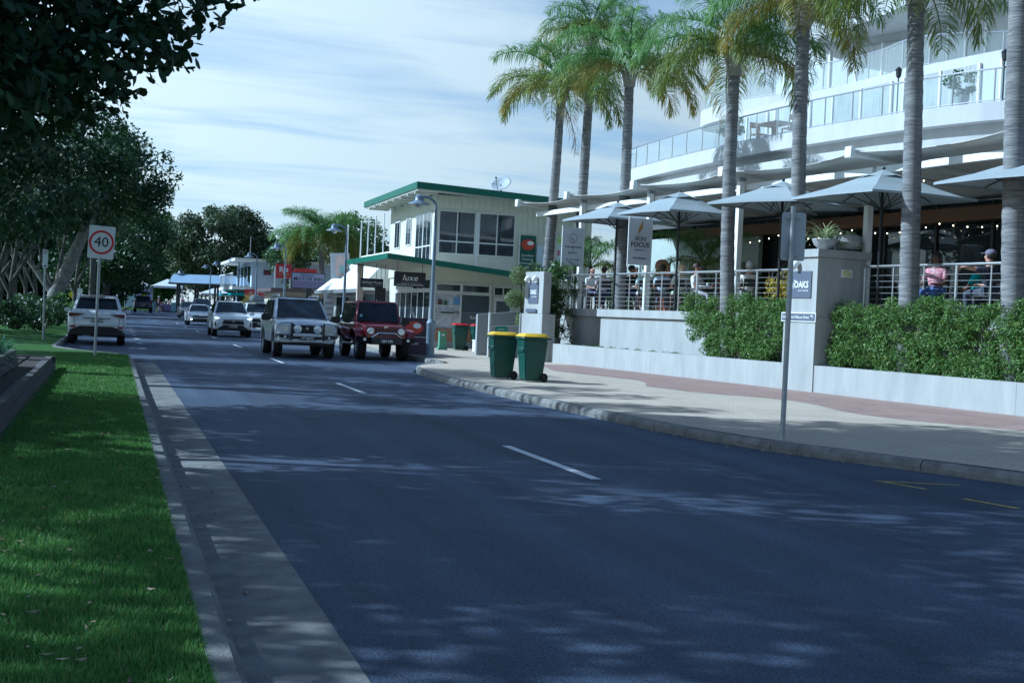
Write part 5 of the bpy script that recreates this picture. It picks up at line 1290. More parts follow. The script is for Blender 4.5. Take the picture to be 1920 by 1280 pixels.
# folding board by the lamp
ab = thing('folding_board', 'dark folding footpath board with red oval logo behind the red off-roader', 'sign', (9.35, 41.6, .14))
MB().box((0, -.2, .62), (.85, .03, 1.2), rx=R(-9)).obj('front_panel', mat('board_plum', (.045, .028, .05), .6), ab); MB().box((0, .2, .62), (.85, .03, 1.2), rx=R(9)).obj('back_panel', SBLACK, ab)
for x in (-.44, .44): MB().box((x, -.2, .6), (.03, .04, 1.22), rx=R(-9)).obj('frame', GALV, ab)
def oval2(root, cx, y, cz, a_, b_, m, nm): MB().prism([(a_ * math.cos(k * .2618), b_ * math.sin(k * .2618)) for k in range(24)], (cx, y, cz), X3, Vector((0, .156, .988)), .004).obj(nm, m, root)
oval2(ab, 0, -.172, .9, .29, .21, RED, 'logo_oval'); oval2(ab, .09, -.166, .96, .13, .085, WINK, 'logo_light')
text(ab, 'luxe', .16, WINK, (0, -.262, .40), X3, Vector((0, .156, .988)))
MB().box((0, -.222, .60), (.8, .006, .03), rx=R(-9)).obj('divider', GALV, ab)
# signs
s40 = thing('speed_sign', 'white 40 speed sign with red ring on a galvanised post', 'sign', (-.36, 32.8, .13))
MB().tube([(0, 0, -.05), (.02, 0, 3.08)], .033, 10).obj('post', GALV, s40, smooth=True)
SW = mat('sign_white', (.74, .74, .74), .45)
def rrect(w_, h_, r_, n=4):
    out = []
    for cx, cy, a0 in ((w_ - r_, h_ - r_, 0), (-w_ + r_, h_ - r_, 90), (-w_ + r_, -h_ + r_, 180), (w_ - r_, -h_ + r_, 270)):
        out += [(cx + r_ * math.cos(R(a0 + 90 * k / n)), cy + r_ * math.sin(R(a0 + 90 * k / n))) for k in range(n + 1)]
    return out
TL = R(-2.5); U4 = Vector((math.cos(TL), 0, math.sin(TL))); V4 = Vector((-math.sin(TL), 0, math.cos(TL)))
MB().prism(rrect(.30, .39, .035), (.05, -.04, 2.72), U4, V4, .004).obj('plate', SW, s40)
ring = MB(); ns = 40; vs_ = []
for k in range(ns):
    a = 2 * math.pi * k / ns
    for r_ in (.285, .235): vs_.append(Vector((.05, -.047, 2.72)) + (U4 * math.cos(a) + V4 * math.sin(a)) * r_)
ring.add(vs_, [(2 * k, 2 * k + 1, (2 * k + 3) % (2 * ns), (2 * k + 2) % (2 * ns)) for k in range(ns)]).obj('red_ring', mat('sign_ring_red', (.55, .015, .02), .45), s40)
text(s40, '40', .34, INK, (.05, -.044, 2.72), U4, V4, name='numerals')
for dz in (.36, -.36): MB().box((.05, -.048, 2.72 + dz), (.02, .008, .02)).obj('bolt', DARK, s40)
ps = thing('parking_sign', 'narrow white two-hour parking sign on a thin post at the lawn', 'sign', (-2.06, 44, vz(-2.06, 44)))
MB().tube([(0, 0, -.1), (-.04, 0, 2.8)], .03, 8).obj('post', GALV, ps); MB().bx(-.11, .05, -.04, -.035, 2.28, 2.85).obj('plate', SW, ps)
text(ps, '2P', .14, INK, (-.03, -.04, 2.76), X3, Z3); MB().prism([(-.05, 0), (.02, .03), (.02, .01), (.06, .01), (.06, -.01), (.02, -.01), (.02, -.03)], (-.03, -.043, 2.34), X3, Z3, .003).obj('arrow', INK, ps)
bk = thing('parking_sign', 'bare grey back of a parking sign on leaning post at the kerb', 'sign', (8.04, 14.6, .14))
MB().tube([(0, 0, -.05), (.0, 0, 2.9)], .033, 10).obj('post', GALV, bk, smooth=True)
MB().prism(rrect(.155, .30, .03), (.04, .045, 2.53), Vector((.985, -.17, 0)), Z3, .004).obj('plate', mat('sign_back', (.42, .44, .46), .5, .2, var=.06, scale=6), bk)
for z in (2.30, 2.76): MB().box((.02, .02, z), (.16, .03, .03)).obj('clamp', GALV, bk)
def diamond(x, y, z, lab, sz):
    r = thing('crossing_sign', lab, 'sign', (x, y, .3)); z -= .3
    MB().tube([(0, 0, -.3), (0, 0, z + sz)], .03, 6).obj('post', GALV, r)
    MB().prism([(0, -sz), (sz, 0), (0, sz), (-sz, 0)], (0, -.03, z), X3, Z3, .01).obj('plate', mat('warning_yellow', (.62, .55, .02), .5), r)
    MB().prism([(-.09, -.28), (0, 0), (.1, -.28), (.05, -.28), (.02, -.1), (-.04, -.28)], (0, -.044, z), X3, Z3, .004).ball((0, -.045, z + .2), .05, 8, 5).prism([(-.06, -.02), (.06, -.02), (.04, .14), (-.04, .14)], (0, -.044, z), X3, Z3, .004).obj('walking_figure', INK, r)
diamond(-2.7, 100, 1.75, 'yellow walking-figure warning sign under the trees on the left', .42)
diamond(3.15, 148, 1.9, 'yellow walking-figure warning sign before the market tents', .5)
up_ = thing('utility_pole', 'thick dark timber utility pole behind the speed sign', 'pole', (-1.25, 85, .2))
MB().tube([(0, 0, -.2), (0, 0, 7)], [.22, .17], 10).obj('pole', mat('pole_timber', (.09, .085, .08), .9, var=.2, scale=5), up_); MB().tube([(.38, 0, -.2), (.38, 0, 5)], .07, 8).obj('conduit', GALV, up_)
wsn = thing('white_plate_sign', 'blank white roadside plate near the left warning sign', 'sign', (-2.3, 99, .3)); MB().tube([(0, 0, -.3), (0, 0, 2.2)], .03, 6).obj('post', GALV, wsn); MB().bx(-.2, .2, -.04, -.03, 1.1, 1.9).obj('plate', SW, wsn)

# ================================================================ vehicles
TYRE_CACHE = {}
def wheel_meshes(r, w, spokes, rim):
    k = (r, w, spokes, rim.name)
    if k not in TYRE_CACHE:
        t = MB().lathe([(r * .64, -w / 2), (r * .93, -w / 2), (r, -w * .36), (r, w * .36), (r * .93, w / 2), (r * .64, w / 2), (r * .6, 0)], n=26, axis='X').mesh('wheel', RUBBER, smooth=True, ang=50)
        m = MB().lathe([(r * .66, -w * .46), (r * .66, w * .46), (r * .60, w * .46), (r * .56, w * .2), (r * .1, w * .22)], n=26, axis='X', cap=False)
        for i in range(spokes):
            a = 2 * math.pi * i / spokes; m.box((w * .36, math.cos(a) * r * .33, math.sin(a) * r * .33), (w * .12, r * .15, r * .56), rx=a - math.pi / 2)
        m.lathe([(r * .15, w * .2), (r * .15, w * .45), (r * .05, w * .47)], n=14, axis='X')
        TYRE_CACHE[k] = (t, m.mesh('rim', rim, smooth=True, ang=40))
    return TYRE_CACHE[k]
def pw(tab, y):
    if y <= tab[0][0]: return tab[0][1]
    for (a, va), (b, vb) in zip(tab, tab[1:]):
        if y <= b: return va + (vb - va) * (y - a) / (b - a)
    return tab[-1][1]
def car(name, label, loc, rz, P, group=None):
    """P: L W H wb fo wr tw paint top[(y,z)] wid[(y,hw)] sill arch gh(yA,zA,yF,yR,yD,zD,wb,wr) side panes"""
    r = thing(name, label, 'car', loc, rz, group)
    L, Wd, H = P['L'], P['W'], P['H']; yf = L / 2 - P['fo']; yr = yf - P['wb']; wr = P['wr']; ar = wr * P.get('arch', 1.16)
    paint = P['paint']; sill = P.get('sill', .30)
    yl = sorted(set([round(-L / 2 + L * k / 26, 3) for k in range(27)] + [round(c + ar * math.cos(a * math.pi / 12), 3) for c in (yf, yr) for a in range(13)] + [t[0] for t in P['top']] + [t[0] for t in P['wid']]))
    rows = []
    for y in yl:
        hw = pw(P['wid'], y); zt = pw(P['top'], y); zb = pw(P.get('bot', [(-L / 2, sill + .08), (-L / 2 + .35, sill), (L / 2 - .35, sill), (L / 2, sill + .05)]), y)
        for c in (yf, yr):
            if abs(y - c) <= ar + 1e-6: zb = max(zb, wr + math.sqrt(max(0, ar * ar - (y - c) ** 2)))
        zb = min(zb, zt - .12); cr_ = P.get('crown', .03)
        half = [(hw * .93, zb), (hw * .992, zb + .04), (hw, zb + .5 * (zt - zb)), (hw * .985, zt - .07), (hw * .93, zt - .012), (hw * .5, zt + cr_ * .75), (0, zt + cr_)]
        rows.append([(x, y, z) for x, z in half] + [(-x, y, z) for x, z in half[-2::-1]])
    mb = MB().sheet(rows); k = len(rows[0]); nb = len(mb.v)
    mb.f.append(tuple(range(k))); mb.f.append(tuple(nb - k + i for i in range(k)))
    body = mb.obj('body', paint, r, smooth=True, ang=38)
    MB().bx(-Wd * .40, Wd * .40, -L / 2 + .12, L / 2 - .12, sill - .04, sill + .28).obj('underbody', BLACK, r)
    yA, zA, yF, yR, yD, zD, wb_, wr_ = P['gh']; zr_ = H
    hull = [(-wb_, yD, zD), (wb_, yD, zD), (wb_, yA, zA), (-wb_, yA, zA), (-wr_, yR, zr_ - P.get('rdrop', .02)), (wr_, yR, zr_ - P.get('rdrop', .02)), (wr_, yF, zr_ - .01), (-wr_, yF, zr_ - .01)]
    cab = MB().hull8(hull).obj('cabin', paint, r, bevel=P.get('bev', .06), seg=3)
    def face(a, b, c, d, u0, u1, v0, v1, nm, m=CARGLASS, off=.005, par=None):
        a, b, c, d = (Vector(hull[i]) for i in (a, b, c, d))     # a-b bottom, d-c top
        f = lambda u, v: (a.lerp(b, u)).lerp(d.lerp(c, u), v)
        n_ = (b - a).cross(d - a).normalized() * off
        return MB().add([f(u0, v0) + n_, f(u1, v0) + n_, f(u1, v1) + n_, f(u0, v1) + n_], [(0, 1, 2, 3)]).obj(nm, m, par or r)
    ws_ = face(2, 3, 7, 6, .05, .95, .06, .93, 'windscreen')
    if P.get('rear', 1): face(0, 1, 5, 4, .07, .93, P.get('rv0', .14), .9, 'rear_window')
    for u0, u1 in P['panes']:
        face(3, 0, 4, 7, u0, u1, .1, .86, 'side_window'); face(1, 2, 6, 5, 1 - u1, 1 - u0, .1, .86, 'side_window')
    tm, rm = wheel_meshes(wr, P['tw'], P.get('spokes', 5), P.get('rim', ALLOY))
    for sx in (-1, 1):
        for c in (yf, yr):
            w_ = link('wheel', tm, r, (sx * (Wd / 2 - P['tw'] / 2 - .02), c, wr), (0, 0, 0 if sx > 0 else math.pi)); link('rim', rm, w_)
        zM = zA + .06
        ms_ = P.get('ms', 1.0); mir = MB().box((sx * (wb_ + .06 + .11 * ms_), yA - .22, zM), (.22 * ms_, .1, .15 * ms_)).obj('mirror', P.get('mirror', paint), r, bevel=.03, seg=2)
        MB().box((sx * (wb_ + .05), yA - .2, zM - .04), (.12, .04, .04)).obj('mirror_arm', BLACK, mir)
    r['_yf'] = L / 2
    return r
def det(r, poly, y, nm, m, z0=0, d=.02, sgn=1, par=None):
    """flat detail on nose (sgn 1) or tail (-1): polygon of (x,z)"""
    u = Vector((-1, 0, 0)) if sgn > 0 else Vector((1, 0, 0))
    pl = [(-x if sgn > 0 else x, z) for x, z in poly]
    return MB().prism(pl, (0, y, z0), u, Z3, d).obj(nm, m, par or r)
def ell(cx, cz, a, b, n=18): return [(cx + a * math.cos(2 * math.pi * k / n), cz + b * math.sin(2 * math.pi * k / n)) for k in range(n)]
def rct(x0, x1, z0, z1): return [(x0, z0), (x1, z0), (x1, z1), (x0, z1)]
def plate(r, txt, y, z, sgn, fg, bgm, x=0):
    p = det(r, rct(x - .19, x + .19, z - .055, z + .055), y, 'number_plate', bgm, d=.012, sgn=sgn)
    text(r, txt, .105, fg, (x, y + sgn * .012, z), Vector((-sgn, 0, 0)), Z3, name='plate_lettering', bold=.003)
SILVER = mat('silver_paint', (.56, .58, .61), .32, .35, coat=.6); WHITEC = mat('white_car_paint', (.72, .74, .76), .3, coat=.7)
MAROON = mat('maroon_paint', (.16, .012, .024), .3, .25, coat=.7); NAVY = mat('navy_paint', (.02, .022, .045), .3, .3, coat=.7); REDC = mat('dark_red_paint', (.16, .02, .02), .3, .2, coat=.6); GREYC = mat('grey_paint', (.06, .065, .075), .3, .4, coat=.6)
HL = mat('headlight_glass', (.72, .75, .77), .1, .35, spec=.9); DRL = mat('running_light', (.95, 1.0, .82), .3, emit=3.5); AMB = mat('amber', (.6, .2, .02), .3); TAIL = mat('tail_lens', (.10, .008, .010), .15); NPW = mat('plate_white', (.62, .62, .60), .5); NPB = mat('plate_black', (.02, .02, .022), .5); NPY = mat('plate_green', (.15, .20, .08), .5)
# --- silver off-roader with bull bar
P = dict(L=4.7, W=1.88, H=1.83, wb=2.78, fo=.78, wr=.40, tw=.26, paint=SILVER, sill=.42, crown=.05, arch=1.2,
         top=[(-2.35, 1.05), (-2.2, 1.12), (1.05, 1.16), (1.2, 1.15), (1.8, 1.12), (2.1, 1.06), (2.26, .99), (2.35, .90)], wid=[(-2.35, .84), (-2.15, .90), (-1.9, .92), (-1.35, .945), (-.8, .92), (.9, .92), (1.55, .945), (2.05, .93), (2.25, .88), (2.35, .82)],
         gh=(1.2, 1.13, .12, -2.02, -2.28, 1.1, .87, .70), panes=[(.10, .36), (.40, .64), (.68, .93)], mirror=BLACK, spokes=6, bev=.07, ms=1.35)
c1 = car('silver_offroader', 'silver off-road wagon with steel bull bar and round spotlights', (5.62, 41.85, 0), math.pi, P)
det(c1, rct(-.46, .46, .72, 1.0), 2.34, 'grille', BLACK, d=.03)
for sx in (-1, 1):
    det(c1, [(sx * .52, .76), (sx * .88, .78), (sx * .88, .97), (sx * .74, 1.02), (sx * .52, .99)][::sx], 2.32, 'headlight', HL, d=.05)
    det(c1, ell(sx * .64, .87, .07, .07), 2.372, 'lamp_reflector', CHROME, d=.006)
    det(c1, [(sx * .835, .82), (sx * .865, .82), (sx * .865, .92), (sx * .835, .92)][::sx], 2.362, 'indicator', AMB, d=.006)
    MB().lathe([(.12, 2.40), (.125, 2.44), (.12, 2.5), (.04, 2.51)], (sx * .30, 0, .88), 20, 'Y').obj('spotlight', HL, c1, smooth=True)
    MB().tube([(sx * .42, 2.52, 1.02), (sx * .62, 2.50, 1.06), (sx * .82, 2.42, 1.03), (sx * .90, 2.34, .92), (sx * .91, 2.30, .72)], .019, 8).obj('bull_bar_hoop', GALV, c1, smooth=True)
    MB().box((sx * .48, 2.53, .80), (.06, .05, .52)).obj('bull_bar_upright', DARK, c1, bevel=.012)
    MB().hull8([(sx * .48, 2.30, .52), (sx * .94, 2.20, .60), (sx * .94, 2.10, .60), (sx * .48, 2.2, .52), (sx * .48, 2.55, .72), (sx * .94, 2.40, .72), (sx * .94, 2.10, .74), (sx * .48, 2.2, .74)]).obj('bumper_wing', SILVER, c1)
    det(c1, [(sx * .56, .58), (sx * .84, .62), (sx * .82, .69), (sx * .56, .68)][::sx], 2.43, 'fog_recess', BLACK, d=.03)
    MB().lathe([(.045, 2.46), (.04, 2.47)], (sx * .66, 0, .635), 12, 'Y').obj('fog_light', HL, c1)
    MB().tube([(sx * .60, .25, 1.84), (sx * .62, .1, 1.905), (sx * .62, -1.7, 1.9), (sx * .6, -1.9, 1.83)], .025, 8).obj('roof_rail', SILVER, c1, smooth=True)
MB().box((0, 2.53, .70), (.88, .07, .10)).obj('bull_bar_beam', SILVER, c1, bevel=.02); MB().box((0, 2.50, .53), (.96, .08, .10)).obj('lower_beam', SILVER, c1, bevel=.02)
MB().box((0, 2.46, .615), (.84, .04, .07)).obj('air_slot', BLACK, c1)
for a in (90, 210, 330):
    v = Vector((math.cos(R(a)), math.sin(R(a)))) * .028; t_ = Vector((-v.y, v.x)); q_ = [(0, .90), (v.x * .9 + t_.x * .55, .90 + v.y * .9 + t_.y * .55), (v.x * 2, .90 + v.y * 2), (v.x * .9 - t_.x * .55, .90 + v.y * .9 - t_.y * .55)]
    det(c1, q_, 2.372, 'emblem', CHROME, d=.012)
plate(c1, 'CA6K AOZ', 2.57, .58, 1, INK, NPW)
MB().box((.05, 1.02, 1.73), (.26, .03, .07)).obj('rear_view_mirror', BLACK, c1)
# --- maroon boxy off-roader
P = dict(L=4.1, W=1.66, H=1.84, wb=2.75, fo=.62, wr=.42, tw=.27, paint=MAROON, sill=.55, crown=.02, arch=1.12,
         top=[(-2.05, 1.13), (.72, 1.15), (.8, 1.15), (1.85, 1.08), (1.97, 1.04), (2.05, .98)], wid=[(-2.05, .78), (.75, .80), (.8, .74), (1.9, .64), (2.05, .62)],
         gh=(.74, 1.14, .48, -1.98, -2.03, 1.12, .76, .64), panes=[(.06, .36), (.40, .66), (.70, .95)], mirror=BLACK, spokes=5, bev=.05, ms=1.2)
c2 = car('maroon_offroader', 'maroon boxy off-road vehicle with round headlights parked at the kerb', (8.12, 42.0, 0), math.pi, P)
det(c2, rct(-.62, .62, .70, 1.06), 2.04, 'grille_panel', MAROON, d=.03)
for k in range(7):
    x = -.31 + k * .103; det(c2, rct(x - .028, x + .028, .76, 1.0), 2.072, 'grille_slot', BLACK, d=.006)
text(c2, 'JEEP', .07, CHROME, (0, 2.071, 1.03), Vector((-1, 0, 0)), Z3, name='emblem', bold=.003)
for sx in (-1, 1):
    MB().lathe([(.105, 2.06), (.11, 2.09), (.09, 2.11), (.02, 2.115)], (sx * .48, 0, .90), 20, 'Y').obj('headlight', HL, c2, smooth=True)
    det(c2, ell(sx * .53, .72, .035, .035), 2.072, 'indicator', AMB, d=.01)
    for c in (2.05 - .62, 2.05 - .62 - 2.75):
        fl = [(c + .60, .70), (c + .45, .92), (c + .2, .985), (c - .3, .985), (c - .5, .85), (c - .56, .66)]
        m_ = MB(); rows = [[(sx * .60, y_, z_) for y_, z_ in fl], [(sx * .94, y_, z_ - .01) for y_, z_ in fl], [(sx * .94, y_, z_ - .07) for y_, z_ in fl]]
        f_ = m_.sheet(rows).obj('wheel_flare', MAROON, c2, smooth=True, ang=30); f_.modifiers.new('s', 'SOLIDIFY').thickness = .02
    MB().tube([(sx * .80, 1.0, .50), (sx * .84, .9, .46), (sx * .84, -.8, .46), (sx * .8, -.9, .5)], .045, 8).obj('side_step', STEEL, c2, smooth=True)
    MB().hull8([(sx * .45, 2.1, .48), (sx * .93, 2.0, .56), (sx * .93, 1.85, .58), (sx * .45, 1.9, .48), (sx * .45, 2.3, .70), (sx * .93, 2.12, .74), (sx * .93, 1.9, .74), (sx * .45, 1.95, .70)]).obj('bumper_wing', DARK, c2)
    MB().lathe([(.05, 2.2), (.045, 2.215)], (sx * .68, 0, .64), 12, 'Y').obj('fog_light', HL, c2)
    MB().tube([(sx * .48, 2.22, .70), (sx * .26, 2.26, .84)], .026, 7).obj('bumper_hoop', GALV, c2)
MB().box((0, 2.16, .60), (.95, .26, .22)).obj('bumper', DARK, c2, bevel=.03); MB().tube([(-.27, 2.24, .84), (.27, 2.24, .84)], .03, 8).obj('hoop_bar', STEEL, c2)
plate(c2, 'XJH 505', 2.30, .60, 1, WINK, NPB)
MB().box((0, .80, 1.19), (.5, .02, .02)).obj('wiper', BLACK, c2); MB().box((.55, .72, 1.36), (.08, .004, .08)).obj('sticker', mat('pale_blue_sticker', (.3, .5, .6), .5), c2)
# --- white compact off-roader (front view, lit running lights)
P = dict(L=4.6, W=1.855, H=1.69, wb=2.69, fo=.93, wr=.36, tw=.235, paint=WHITEC, sill=.34, crown=.05,
         top=[(-2.3, .98), (-2.15, 1.06), (.95, 1.10), (1.1, 1.09), (1.9, 1.0), (2.15, .93), (2.3, .80)], wid=[(-2.3, .78), (-2.05, .9), (1.5, .927), (2.0, .90), (2.2, .80), (2.3, .66)],
         gh=(1.05, 1.06, .15, -1.75, -2.2, 1.04, .83, .62), panes=[(.12, .40), (.44, .70), (.74, .9)], bev=.08)
def rav(r, plt):
    det(r, [(-.52, .60), (.52, .60), (.44, .78), (-.44, .78)], 2.27, 'grille', BLACK, d=.05)
    det(r, [(-.72, .34), (.72, .34), (.66, .42), (.44, .57), (-.44, .57), (-.66, .42)], 2.26, 'lower_grille', BLACK, d=.05)
    det(r, rct(-.5, .5, .80, .825), 2.28, 'chrome_strip', GREYC, d=.03)
    det(r, ell(0, .76, .075, .05), 2.325, 'emblem', CHROME, d=.01)
    for sx in (-1, 1):
        det(r, [(sx * .52, .80), (sx * .84, .87), (sx * .86, .93), (sx * .56, .86)][::sx], 2.16, 'headlight', DRL, d=.06)
        det(r, [(sx * .78, .50), (sx * .84, .52), (sx * .84, .70), (sx * .80, .70)][::sx], 2.19, 'fog_recess', BLACK, d=.04)
    plate(r, plt, 2.315, .51, 1, INK, NPW)
c3 = car('white_compact_suv', 'white compact SUV with lit running lights behind the silver off-roader', (5.42, 64.6, 0), math.pi, P); rav(c3, 'EUJ 01C')
# --- white sedan
P2 = dict(L=4.6, W=1.80, H=1.44, wb=2.7, fo=.9, wr=.32, tw=.21, paint=WHITEC, sill=.26, crown=.04,
          top=[(-2.3, .88), (-2.1, .98), (-1.5, 1.0), (.85, .95), (1.0, .93), (1.9, .80), (2.15, .72), (2.3, .60)], wid=[(-2.3, .74), (-2.0, .88), (1.5, .90), (2.0, .86), (2.2, .76), (2.3, .62)],
          gh=(1.05, .92, .2, -.95, -1.75, .96, .80, .56), panes=[(.12, .47), (.51, .84)], bev=.07)
c4 = car('white_sedan', 'white sedan with dark lower grille behind the white compact SUV', (5.82, 94.7, gz(94)), math.pi, P2)
det(c4, [(-.5, .54), (.5, .54), (.55, .66), (-.55, .66)], 2.29, 'grille', BLACK, d=.04); det(c4, [(-.62, .28), (.62, .28), (.5, .46), (-.5, .46)], 2.28, 'lower_grille', BLACK, d=.04); plate(c4, 'DNX 27K', 2.325, .50, 1, INK, NPW)
for sx in (-1, 1): det(c4, [(sx * .55, .58), (sx * .83, .66), (sx * .83, .74), (sx * .58, .68)][::sx], 2.17, 'headlight', HL, d=.06); det(c4, ell(sx * .62, .40, .06, .05), 2.26, 'fog_light', DRL, d=.05)
# --- white SUV with roof box, parked
P3 = dict(P); P3['paint'] = WHITEC
c5 = car('white_roof_box_suv', 'white parked SUV carrying a grey roof box beside the compact SUV', (8.05, 77.3, 0), math.pi, P3); rav(c5, 'CKY 88H')
MB().hull8([(-.36, -1.5, 1.80), (.36, -1.5, 1.80), (.36, .5, 1.80), (-.36, .5, 1.80), (-.30, -1.4, 2.14), (.30, -1.4, 2.14), (.26, .2, 2.12), (-.26, .2, 2.12)]).obj('roof_box', mat('roof_box_grey', (.10, .115, .13), .45), c5, bevel=.06, seg=2)
for y in (-1.0, 0): MB().box((0, y, 1.75), (1.2, .06, .05)).obj('roof_bar', GALV, c5)
# --- parked white SUV seen from behind
PR = dict(L=4.7, W=1.84, H=1.64, wb=2.7, fo=.95, wr=.36, tw=.24, paint=WHITEC, sill=.36, crown=.03, rv0=.30,
          top=[(-2.35, .78), (-2.30, 1.02), (-2.15, 1.10), (.95, 1.08), (1.1, 1.07), (1.9, .98), (2.35, .78)], wid=[(-2.35, .80), (-2.25, .89), (-1.9, .92), (1.5, .92), (2.1, .86), (2.35, .62)],
          gh=(1.05, 1.04, .2, -1.80, -2.22, .98, .83, .63), panes=[(.12, .40), (.44, .70), (.74, .9)], bev=.07, rdrop=.05, bot=[(-2.35, .52), (-2.2, .42), (-1.9, .36), (2.0, .36), (2.35, .42)])
c6 = car('white_parked_suv', 'white SUV parked in the left bay seen from behind', (-.47, 46.9, 0), 0, PR)
det(c6, [(-.86, .34), (.86, .34), (.80, .50), (.50, .62), (-.50, .62), (-.80, .50)], -2.33, 'lower_bumper', BLACK, d=.05, sgn=-1)
for sx in (-1, 1):
    det(c6, [(sx * .40, 1.02), (sx * .60, .95), (sx * .86, .91), (sx * .86, 1.03)][::sx], -2.30, 'tail_light', TAIL, d=.07, sgn=-1)
    det(c6, [(sx * .66, .56), (sx * .80, .56), (sx * .84, .63), (sx * .64, .63)][::sx], -2.355, 'reflector', mat('reflector_red', (.25, .03, .05), .3), d=.02, sgn=-1)
    MB().tube([(sx * .6, .1, 1.63), (sx * .6, -.05, 1.68), (sx * .6, -1.5, 1.66), (sx * .6, -1.65, 1.6)], .02, 6).obj('roof_rail', STEEL, c6)
det(c6, rct(-.42, .42, .865, .89), -2.35, 'handle_strip', GREYC, d=.02, sgn=-1); plate(c6, 'DWT 61', -2.362, .80, -1, WINK, NPY)
det(c6, ell(0, 1.0, .09, .022), -2.33, 'emblem', CHROME, d=.02, sgn=-1); MB().box((0, -1.86, 1.60), (1.15, .22, .035)).obj('spoiler', WHITEC, c6, bevel=.01); MB().box((0, -1.985, 1.585), (.5, .02, .03)).obj('brake_light', TAIL, c6)
for sx in (-1, 1): det(c6, rct(sx * .70 - .006, sx * .70 + .006, .66, .9), -2.354, 'tailgate_seam', GREYC, d=.008, sgn=-1)
det(c6, rct(-.70, .70, .652, .664), -2.354, 'tailgate_seam', GREYC, d=.008, sgn=-1)
# --- others
PR2 = dict(PR); PR2['paint'] = REDC; c7 = car('dark_red_suv', 'dark red SUV mostly hidden beyond the white parked SUV', (-.42, 57.2, 0), 0, PR2)
PR3 = dict(PR); PR3['paint'] = NAVY; PR3['H'] = 1.72
c8 = car('navy_hatchback', 'dark navy hatchback driving away before the market tents', (3.0, 141, gz(141)), 0, PR3); plate(c8, 'BRK 40', -2.37, .8, -1, INK, NPW)
for sx in (-1, 1): det(c8, rct(*sorted((sx * .66, sx * .86)), .9, 1.25), -2.30, 'tail_light', TAIL, d=.05, sgn=-1)
P4 = dict(P2); P4['paint'] = GREYC; c9 = car('dark_sedan', 'dark grey sedan queued behind the white sedan', (6.3, 117, gz(117)), math.pi, P4)
P5 = dict(P); P5['paint'] = NAVY; c10 = car('dark_parked_suv', 'dark SUV parked at right kerb near the market shelter', (8.1, 128, gz(128)), math.pi, P5)
P6 = dict(P2); c11 = car('white_parked_car', 'white car parked at right kerb behind the roof box SUV', (8.1, 104, gz(104)), math.pi, P6)
for cc, pp in ((c9, P4), (c11, P6)):
    det(cc, [(-.5, .5), (.5, .5), (.55, .66), (-.55, .66)], 2.29, 'grille', BLACK, d=.04)
    for sx in (-1, 1): det(cc, [(sx * .55, .58), (sx * .83, .66), (sx * .83, .74), (sx * .58, .68)][::sx], 2.17, 'headlight', HL, d=.06)
rav(c10, 'YJB 19R')
# ================================================================ people
def skin(name, V, E, m, sub=1):
    """V: {key:(pos, rx, ry)}; E: edges; grown with a Skin modifier into one continuous surface"""
    keys = list(V); me = bpy.data.meshes.new('tmp')
    me.from_pydata([V[k][0] for k in keys], [(keys.index(a), keys.index(b)) for a, b in E], [])
    ob = bpy.data.objects.new('tmp', me); C.objects.link(ob)
    sk = ob.modifiers.new('skin', 'SKIN'); sk.use_smooth_shade = True
    if not me.skin_vertices: 
        bpy.context.view_layer.objects.active = ob
    sv = me.skin_vertices[0].data
    for i, k in enumerate(keys):
        sv[i].radius = (V[k][1], V[k][2]); sv[i].use_root = (i == 0)
    if sub: ob.modifiers.new('sub', 'SUBSURF').levels = sub
    if sub: ob.modifiers['sub'].render_levels = sub
    bpy.context.view_layer.update()
    ev = ob.evaluated_get(bpy.context.evaluated_depsgraph_get())
    out = bpy.data.meshes.new_from_object(ev); out.name = name
    bpy.data.objects.remove(ob)
    out.materials.clear(); out.materials.append(m)
    out.polygons.foreach_set('use_smooth', [True] * len(out.polygons))
    return out
SK = {'fair': mat('skin_fair', (.52, .30, .22), .55), 'tan': mat('skin_tan', (.36, .20, .13), .55), 'brown': mat('skin_brown', (.16, .08, .05), .55)}
